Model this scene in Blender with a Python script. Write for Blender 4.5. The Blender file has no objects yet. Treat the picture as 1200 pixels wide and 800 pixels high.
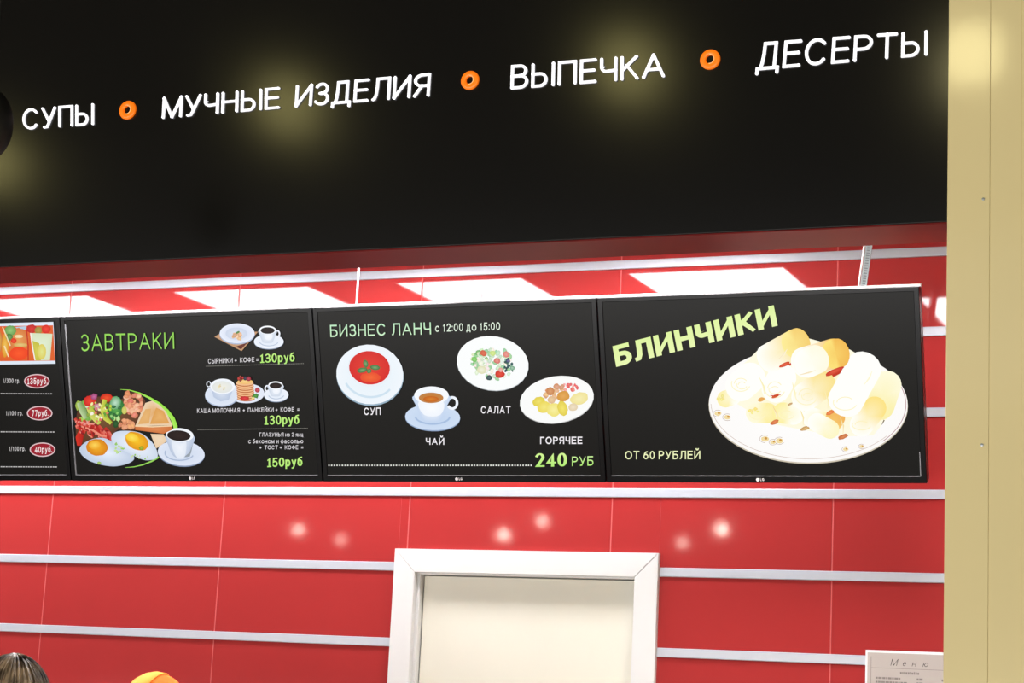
import bpy, bmesh, math, random
from mathutils import Vector, Matrix
random.seed(7)

# ---------------------------------------------------------------- camera
F_PX = 2287.46
CAM = Vector((0.0, -6.3, 1.62))
YAW, PITCH, ROLL = -0.40169, 0.180233, 0.049049
_cy, _sy, _cp, _sp = math.cos(YAW), math.sin(YAW), math.cos(PITCH), math.sin(PITCH)
FWD = Vector((_sy*_cp, _cy*_cp, _sp))
_r0 = Vector((_cy, -_sy, 0))
_u0 = _r0.cross(FWD)
RIGHT = _r0*math.cos(ROLL) + _u0*math.sin(ROLL)
UP = -_r0*math.sin(ROLL) + _u0*math.cos(ROLL)
cam_data = bpy.data.cameras.new('camera')
cam_data.sensor_width = 36.0
cam_data.lens = F_PX/1200*36.0
cam_data.clip_start = 0.05
cam = bpy.data.objects.new('camera', cam_data)
bpy.context.scene.collection.objects.link(cam)
cam.matrix_world = Matrix.Translation(CAM) @ Matrix((RIGHT, UP, -FWD)).transposed().to_4x4()
bpy.context.scene.camera = cam

# ---------------------------------------------------------------- world, lamps, exposure
world = bpy.data.worlds.new('world')
bpy.context.scene.world = world
world.use_nodes = True
world.node_tree.nodes['Background'].inputs[0].default_value = (0.95, 0.9, 0.82, 1)
world.node_tree.nodes['Background'].inputs[1].default_value = 0.16
vs = bpy.context.scene.view_settings
vs.view_transform = 'Standard'
vs.look = 'None'
vs.gamma = 1
vs.exposure = 0.0
vs.use_curve_mapping = False

PANEL_GLOW = 30.0        # radiance of the ceiling light panels behind the sign
def lamp(kind, name, loc, energy, color, size=0.1, rot=(0, 0, 0), size_y=None, spot=None):
    d = bpy.data.lights.new(name, kind)
    d.energy = energy; d.color = color
    if kind == 'AREA':
        d.size = size
        if size_y: d.shape = 'RECTANGLE'; d.size_y = size_y
    else:
        d.shadow_soft_size = size
    o = bpy.data.objects.new(name, d)
    bpy.context.scene.collection.objects.link(o)
    o.location = loc; o.rotation_euler = rot
    return o
# warm hall spotlights in a row before the sign
for x, y, z in ((-4.85, -3.2, 3.60), (-3.52, -3.2, 3.73), (-2.19, -3.2, 3.77)):
    lamp('POINT', 'hall_spotlight', (x, y, z), 3.2, (1.0, 0.88, 0.32), 0.10)
lamp('POINT', 'hall_spotlight', (-1.0, -3.2, 3.66), 4.5, (1.0, 0.88, 0.42), 0.10)
# small lamps deep in the hall: the glints in the tiles
for x, z, e in ((-8.25, 2.96, 2.0), (-7.83, 2.88, 1), (-6.32, 2.94, 2.8), (-5.98, 3.06, 2.0), (-4.45, 3.01, 3.4), (-4.77, 2.9, 1.2), (-5.1, 2.45, 0.8)):
    lamp('POINT', 'hall_lamp', (x, -8.6, z), e, (1.0, 0.93, 0.8), 0.05)
# added fill lights out of view behind the camera, pointing at the back wall
lamp('AREA', 'hall_front_fill', (-4.0, -7.6, 3.70), 10, (0.98, 0.98, 1.0), 9.0, (math.radians(74), 0, 0), 0.8)
lamp('AREA', 'hall_low_fill', (-4.2, -7.6, 0.92), 345, (1.0, 0.98, 0.96), 11.0, (math.radians(99), 0, 0), 1.15)

C = bpy.context.scene.collection

# ---------------------------------------------------------------- helpers
def at(x, y, Y):
    """the point of the plane y = Y seen at picture position (x, y)"""
    d = RIGHT*(x-600) + UP*(400-y) + FWD*F_PX
    return CAM + d*((Y-CAM.y)/d.y)

def lin(c):
    return tuple((v/12.92 if v <= 0.04045 else ((v+0.055)/1.055)**2.4) for v in (q/255.0 for q in c))

def mat(name, col, rough=0.5, metal=0.0, noise=None, bump=None, coat=0.0, emis=None, estr=0.0, spec=0.5):
    m = bpy.data.materials.new(name); m.use_nodes = True
    nt = m.node_tree; b = nt.nodes['Principled BSDF']
    c = lin(col)
    b.inputs['Base Color'].default_value = (*c, 1)
    b.inputs['Roughness'].default_value = rough
    b.inputs['Metallic'].default_value = metal
    b.inputs['Coat Weight'].default_value = coat
    b.inputs['Coat Roughness'].default_value = 0.06
    b.inputs['Specular IOR Level'].default_value = spec
    if emis:
        b.inputs['Emission Color'].default_value = (*lin(emis), 1)
        b.inputs['Emission Strength'].default_value = estr
    tc = nt.nodes.new('ShaderNodeTexCoord')
    if noise:
        sc, amt = noise
        n = nt.nodes.new('ShaderNodeTexNoise'); n.inputs['Scale'].default_value = sc; n.inputs['Detail'].default_value = 4
        mx = nt.nodes.new('ShaderNodeMixRGB'); mx.blend_type = 'MIX'
        mx.inputs[1].default_value = (*[v*(1-amt) for v in c], 1)
        mx.inputs[2].default_value = (*[min(1, v*(1+amt)) for v in c], 1)
        nt.links.new(tc.outputs['Object'], n.inputs['Vector'])
        nt.links.new(n.outputs['Fac'], mx.inputs[0])
        nt.links.new(mx.outputs[0], b.inputs['Base Color'])
    if bump:
        sc, st, dist = bump
        n2 = nt.nodes.new('ShaderNodeTexNoise'); n2.inputs['Scale'].default_value = sc; n2.inputs['Detail'].default_value = 3
        bp = nt.nodes.new('ShaderNodeBump'); bp.inputs['Strength'].default_value = st; bp.inputs['Distance'].default_value = dist
        nt.links.new(tc.outputs['Object'], n2.inputs['Vector'])
        nt.links.new(n2.outputs['Fac'], bp.inputs['Height'])
        nt.links.new(bp.outputs[0], b.inputs['Normal'])
    return m

def screen_mat(name, rough=0.22):
    """what a lit display shows: colours from the mesh, given off as light"""
    m = bpy.data.materials.new(name); m.use_nodes = True
    nt = m.node_tree; b = nt.nodes['Principled BSDF']
    b.inputs['Base Color'].default_value = (0, 0, 0, 1)
    b.inputs['Roughness'].default_value = rough
    a = nt.nodes.new('ShaderNodeVertexColor'); a.layer_name = 'Col'
    nt.links.new(a.outputs['Color'], b.inputs['Emission Color'])
    b.inputs['Emission Strength'].default_value = 1.0
    b.inputs['Specular IOR Level'].default_value = 0.09
    return m

M = {}
M['tile'] = mat('red_glazed_tile', (170, 50, 50), 0.045, noise=(3.0, 0.05), bump=(40, 0.02, 0.001))
M['grout'] = mat('pale_pink_grout', (206, 92, 90), 0.7, noise=(40, 0.06))
M['rail'] = mat('brushed_aluminium_strip', (186, 190, 199), 0.38, 0.15, noise=(60, 0.03))
M['black'] = mat('black_laminate', (15, 14, 12), 0.19, noise=(30, 0.1), bump=(200, 0.03, 0.001))
M['letter'] = mat('white_acrylic', (250, 250, 255), 0.4, emis=(250, 250, 255), estr=0.72, noise=(20, 0.01))
M['ring'] = mat('orange_acrylic', (240, 120, 20), 0.35, emis=(255, 118, 15), estr=0.62, noise=(20, 0.02))
M['ringlight'] = mat('pale_orange_acrylic', (255, 190, 130), 0.35, emis=(255, 180, 110), estr=0.6, noise=(20, 0.02))
M['column'] = mat('beige_painted_metal', (238, 220, 163), 0.12, noise=(2.0, 0.04), bump=(7, 0.15, 0.004))
M['white'] = mat('white_lacquer', (222, 222, 221), 0.42, noise=(5, 0.02), bump=(60, 0.04, 0.001))
M['doorleaf'] = mat('cream_lacquer', (226, 223, 208), 0.45, noise=(4, 0.03), bump=(50, 0.04, 0.001))
M['gap'] = mat('dark_gap', (90, 84, 70), 0.8, noise=(30, 0.1))
M['plaster'] = mat('white_plaster', (205, 200, 190), 0.8, noise=(8, 0.04), bump=(80, 0.1, 0.002))
M['darkceil'] = mat('dark_ceiling_paint', (46, 42, 36), 0.85, noise=(6, 0.1))
M['floor'] = mat('grey_floor_tile', (150, 142, 130), 0.35, noise=(5, 0.08))
M['bezel'] = mat('black_gloss_plastic', (7, 7, 8), 0.2, noise=(40, 0.1), spec=0.15)
M['bezeledge'] = mat('grey_bevel_reflection', (120, 120, 124), 0.25, noise=(40, 0.03))  # reflection line on the bezel's inner chamfer, painted as grey
M['backshell'] = mat('black_matt_plastic', (22, 22, 24), 0.5, noise=(40, 0.05))
M['logo'] = mat('silver_print', (220, 215, 215), 0.4, noise=(40, 0.02))
M['topbar'] = mat('white_painted_steel', (205, 203, 204), 0.35, noise=(20, 0.02))
M['steel'] = mat('galvanised_steel', (172, 176, 178), 0.38, 0.7, noise=(90, 0.08))
M['backstrip'] = mat('dull_steel', (70, 76, 78), 0.6, 0.0, noise=(60, 0.1))
M['strutsteel'] = mat('matt_zinc_steel', (112, 118, 120), 0.6, 0.0, noise=(90, 0.08))
M['under'] = mat('laminate_red_reflection', (118, 34, 34), 0.42, noise=(5, 0.14), spec=0.1)  # reflection of the red tile wall, painted into the underside's colour
M['rod'] = mat('white_steel_rod', (240, 230, 230), 0.3, noise=(50, 0.02))
M['screen'] = screen_mat('display')
M['panel'] = mat('light_diffuser', (255, 255, 255), 0.5, emis=(255, 252, 255), estr=PANEL_GLOW, noise=(4, 0.01))
M['paper'] = mat('grey_white_paper', (188, 180, 174), 0.7, noise=(12, 0.03))
M['ink'] = mat('dark_ink', (62, 58, 58), 0.7, noise=(50, 0.1))
M['fadedink'] = mat('faded_ink', (134, 127, 123), 0.7, noise=(50, 0.1))
M['acrylic'] = mat('clear_acrylic_rim', (236, 236, 238), 0.15, noise=(20, 0.01))
M['skin'] = mat('skin', (214, 160, 130), 0.5, noise=(14, 0.05))
M['hat'] = mat('orange_cotton', (244, 112, 14), 0.85, noise=(60, 0.06), bump=(400, 0.3, 0.001))
M['hatband'] = mat('light_orange_cotton', (248, 172, 66), 0.85, noise=(60, 0.05), bump=(400, 0.3, 0.001))
M['orangecloth'] = mat('orange_apron_cloth', (240, 130, 30), 0.85, noise=(40, 0.06))
M['greycloth'] = mat('grey_jersey', (90, 92, 98), 0.9, noise=(40, 0.08))
M['jeans'] = mat('dark_denim', (38, 44, 62), 0.9, noise=(80, 0.15))
M['shoe'] = mat('black_leather', (20, 19, 18), 0.45, noise=(30, 0.1))
M['eye'] = mat('eye_white', (235, 232, 228), 0.2, noise=(30, 0.02))
M['iris'] = mat('brown_iris', (60, 38, 24), 0.15, noise=(60, 0.2))
M['lip'] = mat('lip', (180, 92, 84), 0.45, noise=(30, 0.05))
M['shade'] = mat('black_enamel', (14, 13, 12), 0.5, noise=(30, 0.1))
def hair_mat():
    m = mat('brown_hair_with_blonde_strands', (60, 42, 28), 0.42)
    nt = m.node_tree; b = nt.nodes['Principled BSDF']
    tc = nt.nodes.new('ShaderNodeTexCoord')
    w = nt.nodes.new('ShaderNodeTexNoise'); w.inputs['Scale'].default_value = 38; w.inputs['Detail'].default_value = 2
    mp = nt.nodes.new('ShaderNodeMapping'); mp.inputs['Scale'].default_value = (1, 0.25, 0.4)
    r = nt.nodes.new('ShaderNodeValToRGB')
    r.color_ramp.elements[0].position = 0.42; r.color_ramp.elements[0].color = (*lin((44, 32, 24)), 1)
    r.color_ramp.elements[1].position = 0.68; r.color_ramp.elements[1].color = (*lin((176, 150, 118)), 1)
    nt.links.new(tc.outputs['Object'], mp.inputs[0]); nt.links.new(mp.outputs[0], w.inputs['Vector'])
    nt.links.new(w.outputs['Fac'], r.inputs[0]); nt.links.new(r.outputs[0], b.inputs['Base Color'])
    return m
M['hair'] = hair_mat()

def link(o, parent=None):
    C.objects.link(o)
    if parent is not None: o.parent = parent
    return o
def obj(name, bm, material, parent=None, loc=None, smooth=False):
    me = bpy.data.meshes.new(name); bm.normal_update(); bm.to_mesh(me); bm.free()
    me.materials.append(material)
    if smooth:
        for p in me.polygons: p.use_smooth = True
    o = link(bpy.data.objects.new(name, me), parent)
    if loc is not None: o.location = loc
    return o
def empty(name, loc=(0, 0, 0)):
    o = bpy.data.objects.new(name, None); C.objects.link(o); o.location = loc; o.empty_display_size = 0.1
    return o
def tag(o, label=None, cat=None, group=None, kind=None):
    if label: o['label'] = label
    if cat: o['category'] = cat
    if group: o['group'] = group
    if kind: o['kind'] = kind
    return o
def box(bm, x0, x1, y0, y1, z0, z1, bev=0.0, seg=1):
    vs_ = [bm.verts.new((x, y, z)) for x in (x0, x1) for y in (y0, y1) for z in (z0, z1)]
    fs = [(0, 1, 3, 2), (4, 6, 7, 5), (0, 4, 5, 1), (2, 3, 7, 6), (0, 2, 6, 4), (1, 5, 7, 3)]
    faces = [bm.faces.new([vs_[i] for i in f]) for f in fs]
    if bev > 0:
        es = list({e for f in faces for e in f.edges})
        bmesh.ops.bevel(bm, geom=es, offset=bev, segments=seg, affect='EDGES', profile=0.5)
    return bm
def B(): return bmesh.new()
def tube(bm, pts, r, n=8, cap=True):
    rings = []
    pts = [Vector(p) for p in pts]
    for i, p in enumerate(pts):
        t = (pts[min(i+1, len(pts)-1)] - pts[max(i-1, 0)]).normalized()
        a = Vector((1, 0, 0)) if abs(t.x) < 0.8 else Vector((0, 1, 0))
        u = t.cross(a).normalized(); v = t.cross(u)
        rr = r[i] if isinstance(r, (list, tuple)) else r
        rings.append([bm.verts.new(p + u*rr*math.cos(2*math.pi*k/n) + v*rr*math.sin(2*math.pi*k/n)) for k in range(n)])
    for a, b in zip(rings, rings[1:]):
        for k in range(n): bm.faces.new((a[k], a[(k+1) % n], b[(k+1) % n], b[k]))
    if cap:
        bm.faces.new(rings[0][::-1]); bm.faces.new(rings[-1])
def lathe(bm, prof, n=32, c=(0, 0, 0)):
    rings = []
    for r, z in prof:
        rings.append([bm.verts.new((c[0]+r*math.cos(2*math.pi*k/n), c[1]+r*math.sin(2*math.pi*k/n), c[2]+z)) for k in range(n)])
    for a, b in zip(rings, rings[1:]):
        for k in range(n): bm.faces.new((a[k], a[(k+1) % n], b[(k+1) % n], b[k]))

# ---------------------------------------------------------------- setting: tiled back wall
RAIL0, RSTEP, RH = 3.13, 0.2674, 0.031       # top visible strip, spacing, strip height
SEAM0, TW = -4.5813, 0.7692
DX0, DX1, DTOP = -3.0805, -2.0935, 2.123      # outer edges of the door casing
# the doorway stays open: the grouted wall is built round it
bmw = B()
box(bmw, -9.0, DX0+0.03, 0.0012, 0.2, 0, 3.20); box(bmw, DX1-0.03, 0.6, 0.0012, 0.2, 0, 3.20)
box(bmw, DX0+0.03, DX1-0.03, 0.0012, 0.2, DTOP-0.03, 3.20)
wall = tag(obj('wall_back', bmw, M['grout']), kind='structure')
meshes = {}
def tile(x0, x1, z0, z1):
    key = (round(x1-x0, 4), round(z1-z0, 4))
    if key not in meshes:
        bm = box(B(), 0, x1-x0, 0, 0.0035, 0, z1-z0)
        fr = [e for e in bm.edges if all(v.co.y < 1e-6 for v in e.verts)]
        bmesh.ops.bevel(bm, geom=fr, offset=0.0015, segments=1, affect='EDGES')
        me = bpy.data.meshes.new('tile'); bm.to_mesh(me); bm.free(); me.materials.append(M['tile'])
        meshes[key] = me
    o = link(bpy.data.objects.new('tile', meshes[key]), wall)
    o.location = (x0, 0, z0)
    return o
G = 0.0018
row_tops = [RAIL0 + RSTEP*k for k in range(1, -12, -1)]
for zt in row_tops:
    z1 = min(zt - RH/2, 3.198); z0 = zt - RSTEP + RH/2
    if z0 < 0.02: z0 = 0.02
    if z1 - z0 < 0.02: continue
    for k in range(-6, 7):
        x0, x1 = SEAM0 + TW*k + G, SEAM0 + TW*(k+1) - G
        if x0 > 0.55: continue
        x1 = min(x1, 0.598)
        spans = [(x0, x1, z0, z1)]
        if z0 < DTOP and x1 > DX0 and x0 < DX1:
            spans = []
            if x0 < DX0: spans.append((x0, DX0+0.004, z0, z1))
            if x1 > DX1: spans.append((DX1-0.004, x1, z0, z1))
            if z1 > DTOP: spans.append((max(x0, DX0+0.004), min(x1, DX1-0.004), DTOP-0.004, z1))
        for s in spans: tile(*s)
def rail(x0, x1, zc):
    bm = B()
    box(bm, x0, x1, -0.0065, 0.009, zc-RH/2, zc+RH/2, 0.0022, 2)
    obj('metal_strip', bm, M['rail'], wall)
for k in range(0, 11):
    zc = RAIL0 - RSTEP*k
    if zc < DTOP and k >= 4:
        rail(-9.0, DX0-0.0005, zc); rail(DX1+0.0005, 0.598, zc)
    else:
        rail(-9.0, 0.598, zc)

# door with mitred casing
door = tag(empty('door_1', ((DX0+DX1)/2, 0, 0)), 'white door in a white mitred casing in the red tiled wall', kind='structure')
dxc = (DX0+DX1)/2
def casing(poly, name='casing'):
    bm = B(); y0, y1 = -0.022, 0.002
    f = [bm.verts.new((x-dxc, y0, z)) for x, z in poly]; b = [bm.verts.new((x-dxc, y1, z)) for x, z in poly]
    n = len(poly); face = bm.faces.new(f); bm.faces.new(b[::-1])
    for i in range(n): bm.faces.new((f[i], b[i], b[(i+1) % n], f[(i+1) % n]))
    bmesh.ops.recalc_face_normals(bm, faces=bm.faces)
    bmesh.ops.bevel(bm, geom=list(face.edges), offset=0.0016, segments=2, affect='EDGES')
    obj(name, bm, M['white'], door)
CW = 0.082
g = 0.0007
casing([(DX0, 0), (DX0+CW, 0), (DX0+CW, DTOP-CW-g), (DX0, DTOP-g)])
casing([(DX1-CW, 0), (DX1, 0), (DX1, DTOP-g), (DX1-CW, DTOP-CW-g)])
casing([(DX0+g, DTOP), (DX1-g, DTOP), (DX1-CW-g, DTOP-CW), (DX0+CW+g, DTOP-CW)])
bm = B()
L, R_ = DX0+CW-dxc, DX1-CW-dxc
box(bm, L-0.02, L+0.012, 0.004, 0.13, 0, DTOP-CW+0.012, 0.0015); box(bm, R_-0.008, R_+0.02, 0.004, 0.13, 0, DTOP-CW+0.012, 0.0015)
box(bm, L+0.0125, R_-0.0085, 0.004, 0.13, DTOP-CW-0.006, DTOP-CW+0.02, 0.0015)
obj('jamb', bm, M['white'], door)
leaf = obj('door_leaf', box(B(), L+0.0165, R_-0.0115, 0.03, 0.068, 0.008, DTOP-CW-0.0095, 0.002, 2), M['doorleaf'], door)
bm = B(); box(bm, L+0.0125, L+0.016, 0.045, 0.06, 0.01, DTOP-CW-0.02); obj('hinge_gap', bm, M['gap'], door)
bm = B(); tube(bm, [(R_-0.08, 0.03, 1.0), (R_-0.08, -0.02, 1.0), (R_-0.19, -0.022, 1.0)], 0.009, 10); obj('door_handle', bm, M['steel'], leaf)

# ceilings, floor, side walls
ZC = 3.20
ceil = tag(obj('ceiling', box(B(), -9.0, 0.6, -1.54, 0.2, ZC, ZC+0.08), M['plaster']), kind='structure')
ceil2 = tag(obj('ceiling', box(B(), -9.2, 4.0, -10.0, -1.54, 4.25, 4.35), M['darkceil']), kind='structure')
for i in range(16):
    x0 = -9.0 + 0.6*i
    for j in range(2):
        if i in (6, 8, 9, 11): continue
        bm = box(B(), 0, 0.594, 0, 0.594, -0.008, 0, 0.002)
        o = obj('ceiling_tile', bm, M['plaster'], ceil, (x0+0.003, -1.53+0.6*j+0.003, ZC))
floor = tag(obj('floor', box(B(), -9.2, 4.0, -10.0, 0.2, -0.1, 0), M['floor']), kind='structure')
wl = tag(obj('wall_left', box(B(), -9.2, -9.0, -1.54, 0.2, 0, 4.25), M['plaster']), kind='structure')
wr = tag(obj('wall_right', box(B(), 0.6, 0.8, -1.54, 0.2, 0, 4.25), M['plaster']), kind='structure')

# light panels in the kitchen ceiling (seen mirrored in the glazed tiles)
spots = [(-5.35, -4.755, -0.345, 'light panel whose reflection stands above the breakfast screen'),
         (-4.335, -3.71, -0.345, 'light panel reflected above the gap of breakfast and lunch screens'),
         (-3.325, -2.80, -0.345, 'light panel reflected above the right part of the lunch screen'),
         (-2.37, -1.785, -0.345, 'light panel reflected above the pancake screen'),
         (-1.415, -0.815, -0.945, 'light panel reflected between pancake screen and beige column'),
         (-6.35, -5.75, -0.345, 'light panel farthest left in the ceiling behind the sign')]
for x0, x1, y1, lb in spots:
    w = x1-x0
    t = tag(empty('ceiling_light', ((x0+x1)/2, y1-0.2975, ZC)), 'square white ceiling ' + lb, 'ceiling light', 'ceiling lights behind the sign')
    bm = B(); h = w/2; q = 0.2975
    box(bm, -h-0.014, -h, -q-0.014, q+0.014, -0.022, 0); box(bm, h, h+0.014, -q-0.014, q+0.014, -0.022, 0)
    box(bm, -h, h, -q-0.014, -q, -0.022, 0); box(bm, -h, h, q, q+0.014, -0.022, 0)
    obj('frame', bm, M['white'], t)
    obj('diffuser', box(B(), -h, h, -q, q, -0.018, -0.004), M['panel'], t)

# ---------------------------------------------------------------- text
def _arc(cx, cy, rx, ry, a0, a1, n=12):
    return [(cx+rx*math.cos(math.radians(a0+(a1-a0)*k/n)), cy+ry*math.sin(math.radians(a0+(a1-a0)*k/n))) for k in range(n+1)]
def _bowl(cy, r, x0=0.5, x1=1.0, n=10):     # right-hand bowl between cy-r and cy+r
    return _arc(x0, cy, x1-x0, r, 90, -90, n)
_O = [_arc(0.5, 0.5, 0.5, 0.5, 0, 360, 24)]
def _lo(strokes, h=0.73):
    return [[(x, y*h) for x, y in st] for st in strokes]
GLYPH = {   # drawn width, strokes in a unit box (cap height 1)
 'А': (.92, [[(0, 0), (.5, 1)], [(.5, 1), (1, 0)], [(.2, .34), (.8, .34)]]),
 'Б': (.74, [[(.92, 1), (0, 1), (0, 0)]+_arc(.52, .29, .48, .29, -90, 90)+[(0, .58)]]),
 'В': (.74, [[(0, 0), (0, 1)]+_bowl(.77, .23, .5, .92)+[(0, .54)], [(.5, .54)]+_bowl(.27, .27, .52, 1)+[(0, 0)]]),
 'Г': (.60, [[(0, 0), (0, 1), (1, 1)]]),
 'Д': (.90, [[(0, -.2), (0, 0), (1, 0), (1, -.2)], [(.14, 0), (.22, .22), (.27, .6), (.28, 1), (.84, 1), (.84, 0)]]),
 'Е': (.70, [[(1, 1), (0, 1), (0, 0), (1, 0)], [(0, .53), (.92, .53)]]),
 'З': (.66, [_arc(.45, .76, .48, .24, 155, -90), _arc(.45, .27, .55, .27, 90, -152), [(.3, .53), (.5, .53)]]),
 'И': (.80, [[(0, 1), (0, 0)], [(0, 0), (1, 1)], [(1, 1), (1, 0)]]),
 'Й': (.80, [[(0, 1), (0, 0)], [(0, 0), (1, 1)], [(1, 1), (1, 0)], _arc(.5, 1.32, .2, .12, 180, 360, 8)]),
 'К': (.74, [[(0, 1), (0, 0)], [(.95, 1), (.05, .42)], [(.33, .6), (1, 0)]]),
 'Л': (.84, [[(0, 0), (.1, .03), (.2, .22), (.25, .6), (.26, 1), (1, 1), (1, 0)]]),
 'М': (.96, [[(0, 0), (0, 1)], [(0, 1), (.5, 0)], [(.5, 0), (1, 1)], [(1, 1), (1, 0)]]),
 'Н': (.78, [[(0, 0), (0, 1)], [(1, 0), (1, 1)], [(0, .53), (1, .53)]]),
 'О': (.96, _O), '0': (.66, _O),
 'П': (.78, [[(0, 0), (0, 1), (1, 1), (1, 0)]]),
 'Р': (.72, [[(0, 0), (0, 1)]+_bowl(.73, .27, .5, 1)+[(0, .46)]]),
 'С': (.90, [_arc(.5, .5, .5, .5, 42, 318, 22)]),
 'Т': (.80, [[(0, 1), (1, 1)], [(.5, 1), (.5, 0)]]),
 'У': (.78, [[(0, 1), (.52, .3)], [(1, 1), (.5, .2), (.36, .02), (.12, 0)]]),
 'Ф': (.98, [[(.5, 1), (.5, 0)], _arc(.5, .5, .5, .33, 0, 360, 20)]),
 'Ч': (.70, [[(0, 1), (0, .62)]+_arc(.35, .62, .35, .2, 180, 270, 6)+[(1, .45)], [(1, 1), (1, 0)]]),
 'Ш': (1.0, [[(0, 1), (0, 0), (1, 0), (1, 1)], [(.5, 0), (.5, 1)]]),
 'Ы': (.98, [[(0, 1), (0, 0)]+_arc(.35, .28, .3, .28, -90, 90)+[(0, .56)], [(1, 1), (1, 0)]]),
 'Ь': (.72, [[(0, 1), (0, 0)]+_arc(.5, .29, .5, .29, -90, 90)+[(0, .58)]]),
 'Ю': (1.1, [[(0, 1), (0, 0)], [(0, .5), (.28, .5)], _arc(.64, .5, .36, .5, 0, 360, 20)]),
 'Я': (.74, [[(1, 0), (1, 1)]+[(1-x, y) for x, y in _bowl(.74, .26, .5, 1)]+[(1, .48)], [(.5, .48), (0, 0)]]),
 '1': (.42, [[(.05, .78), (.62, 1), (.62, 0)]]),
 '2': (.66, [_arc(.5, .72, .48, .28, 160, -15, 10)+[(.62, .38), (0, 0), (1, 0)]]),
 '3': (.64, [_arc(.45, .76, .46, .24, 150, -90), _arc(.45, .27, .55, .27, 90, -150), [(.3, .53), (.5, .53)]]),
 '4': (.72, [[(.72, 0), (.72, 1), (0, .27), (1, .27)]]),
 '5': (.64, [[(.92, 1), (.15, 1), (.08, .52)]+_arc(.45, .31, .52, .31, 118, -150, 16)]),
 '6': (.66, [[(.82, .97), (.5, .92), (.16, .66), (.02, .34)], _arc(.5, .3, .5, .3, 0, 360, 20)]),
 '7': (.62, [[(0, 1), (1, 1), (.35, 0)]]),
 '/': (.42, [[(0, -.08), (1, 1.06)]]), ':': (.12, [[(.5, .06), (.5, .1)], [(.5, .62), (.5, .66)]]), '.': (.12, [[(.5, .02), (.5, .06)]]),
 '+': (.62, [[(0, .42), (1, .42)], [(.5, .18), (.5, .66)]]), '=': (.62, [[(0, .26), (1, .26)], [(0, .6), (1, .6)]]),
 'L': (.6, [[(0, 1), (0, 0), (1, 0)]]), 'G': (.9, [_arc(.5, .5, .5, .5, 42, 350, 20)+[(.55, .42)]]),
}
for _l, _u in zip('гикмнпстоьзяю', 'ГИКМНПСТОЬЗЯЮ'):
    w_, st_ = GLYPH[_u]; GLYPH[_l] = (w_*.8, _lo(st_))
GLYPH.update({
 'а': (.54, [[(1, 0), (1, .5)]+_arc(.5, .5, .5, .22, 0, 150, 8), _arc(.5, .22, .5, .22, 60, 330, 14)]),
 'е': (.58, [[(0, .38), (1, .38)]+_arc(.5, .365, .5, .365, 2, 315, 18)]),
 'р': (.58, [[(0, -.28), (0, .72)], _arc(.5, .365, .5, .365, 0, 360, 18)]),
 'у': (.58, [[(0, .72), (.52, .05)], [(1, .72), (.45, -.12), (.3, -.27), (.05, -.28)]]),
 'б': (.58, [[(.92, 1.04), (.4, .96), (.06, .72), (0, .36)], _arc(.5, .35, .5, .35, 0, 360, 18)]),
 'д': (.68, [[(0, -.18), (0, 0), (1, 0), (1, -.18)], [(.16, 0), (.26, .3), (.28, .73), (.82, .73), (.82, 0)]]),
 'л': (.60, [[(0, 0), (.12, .04), (.24, .3), (.26, .73), (1, .73), (1, 0)]]),
 'ф': (.84, [[(.5, 1), (.5, -.28)], _arc(.5, .365, .5, .365, 0, 360, 18)]),
 'ц': (.62, [[(0, .73), (0, 0), (.85, 0), (.85, .73)], [(.85, 0), (1, 0), (1, -.2)]]),
})
_SERIF1 = (.5, [[(.08, .8), (.5, 1), (.5, 0)], [(.06, 0), (.94, 0)]])
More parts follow.
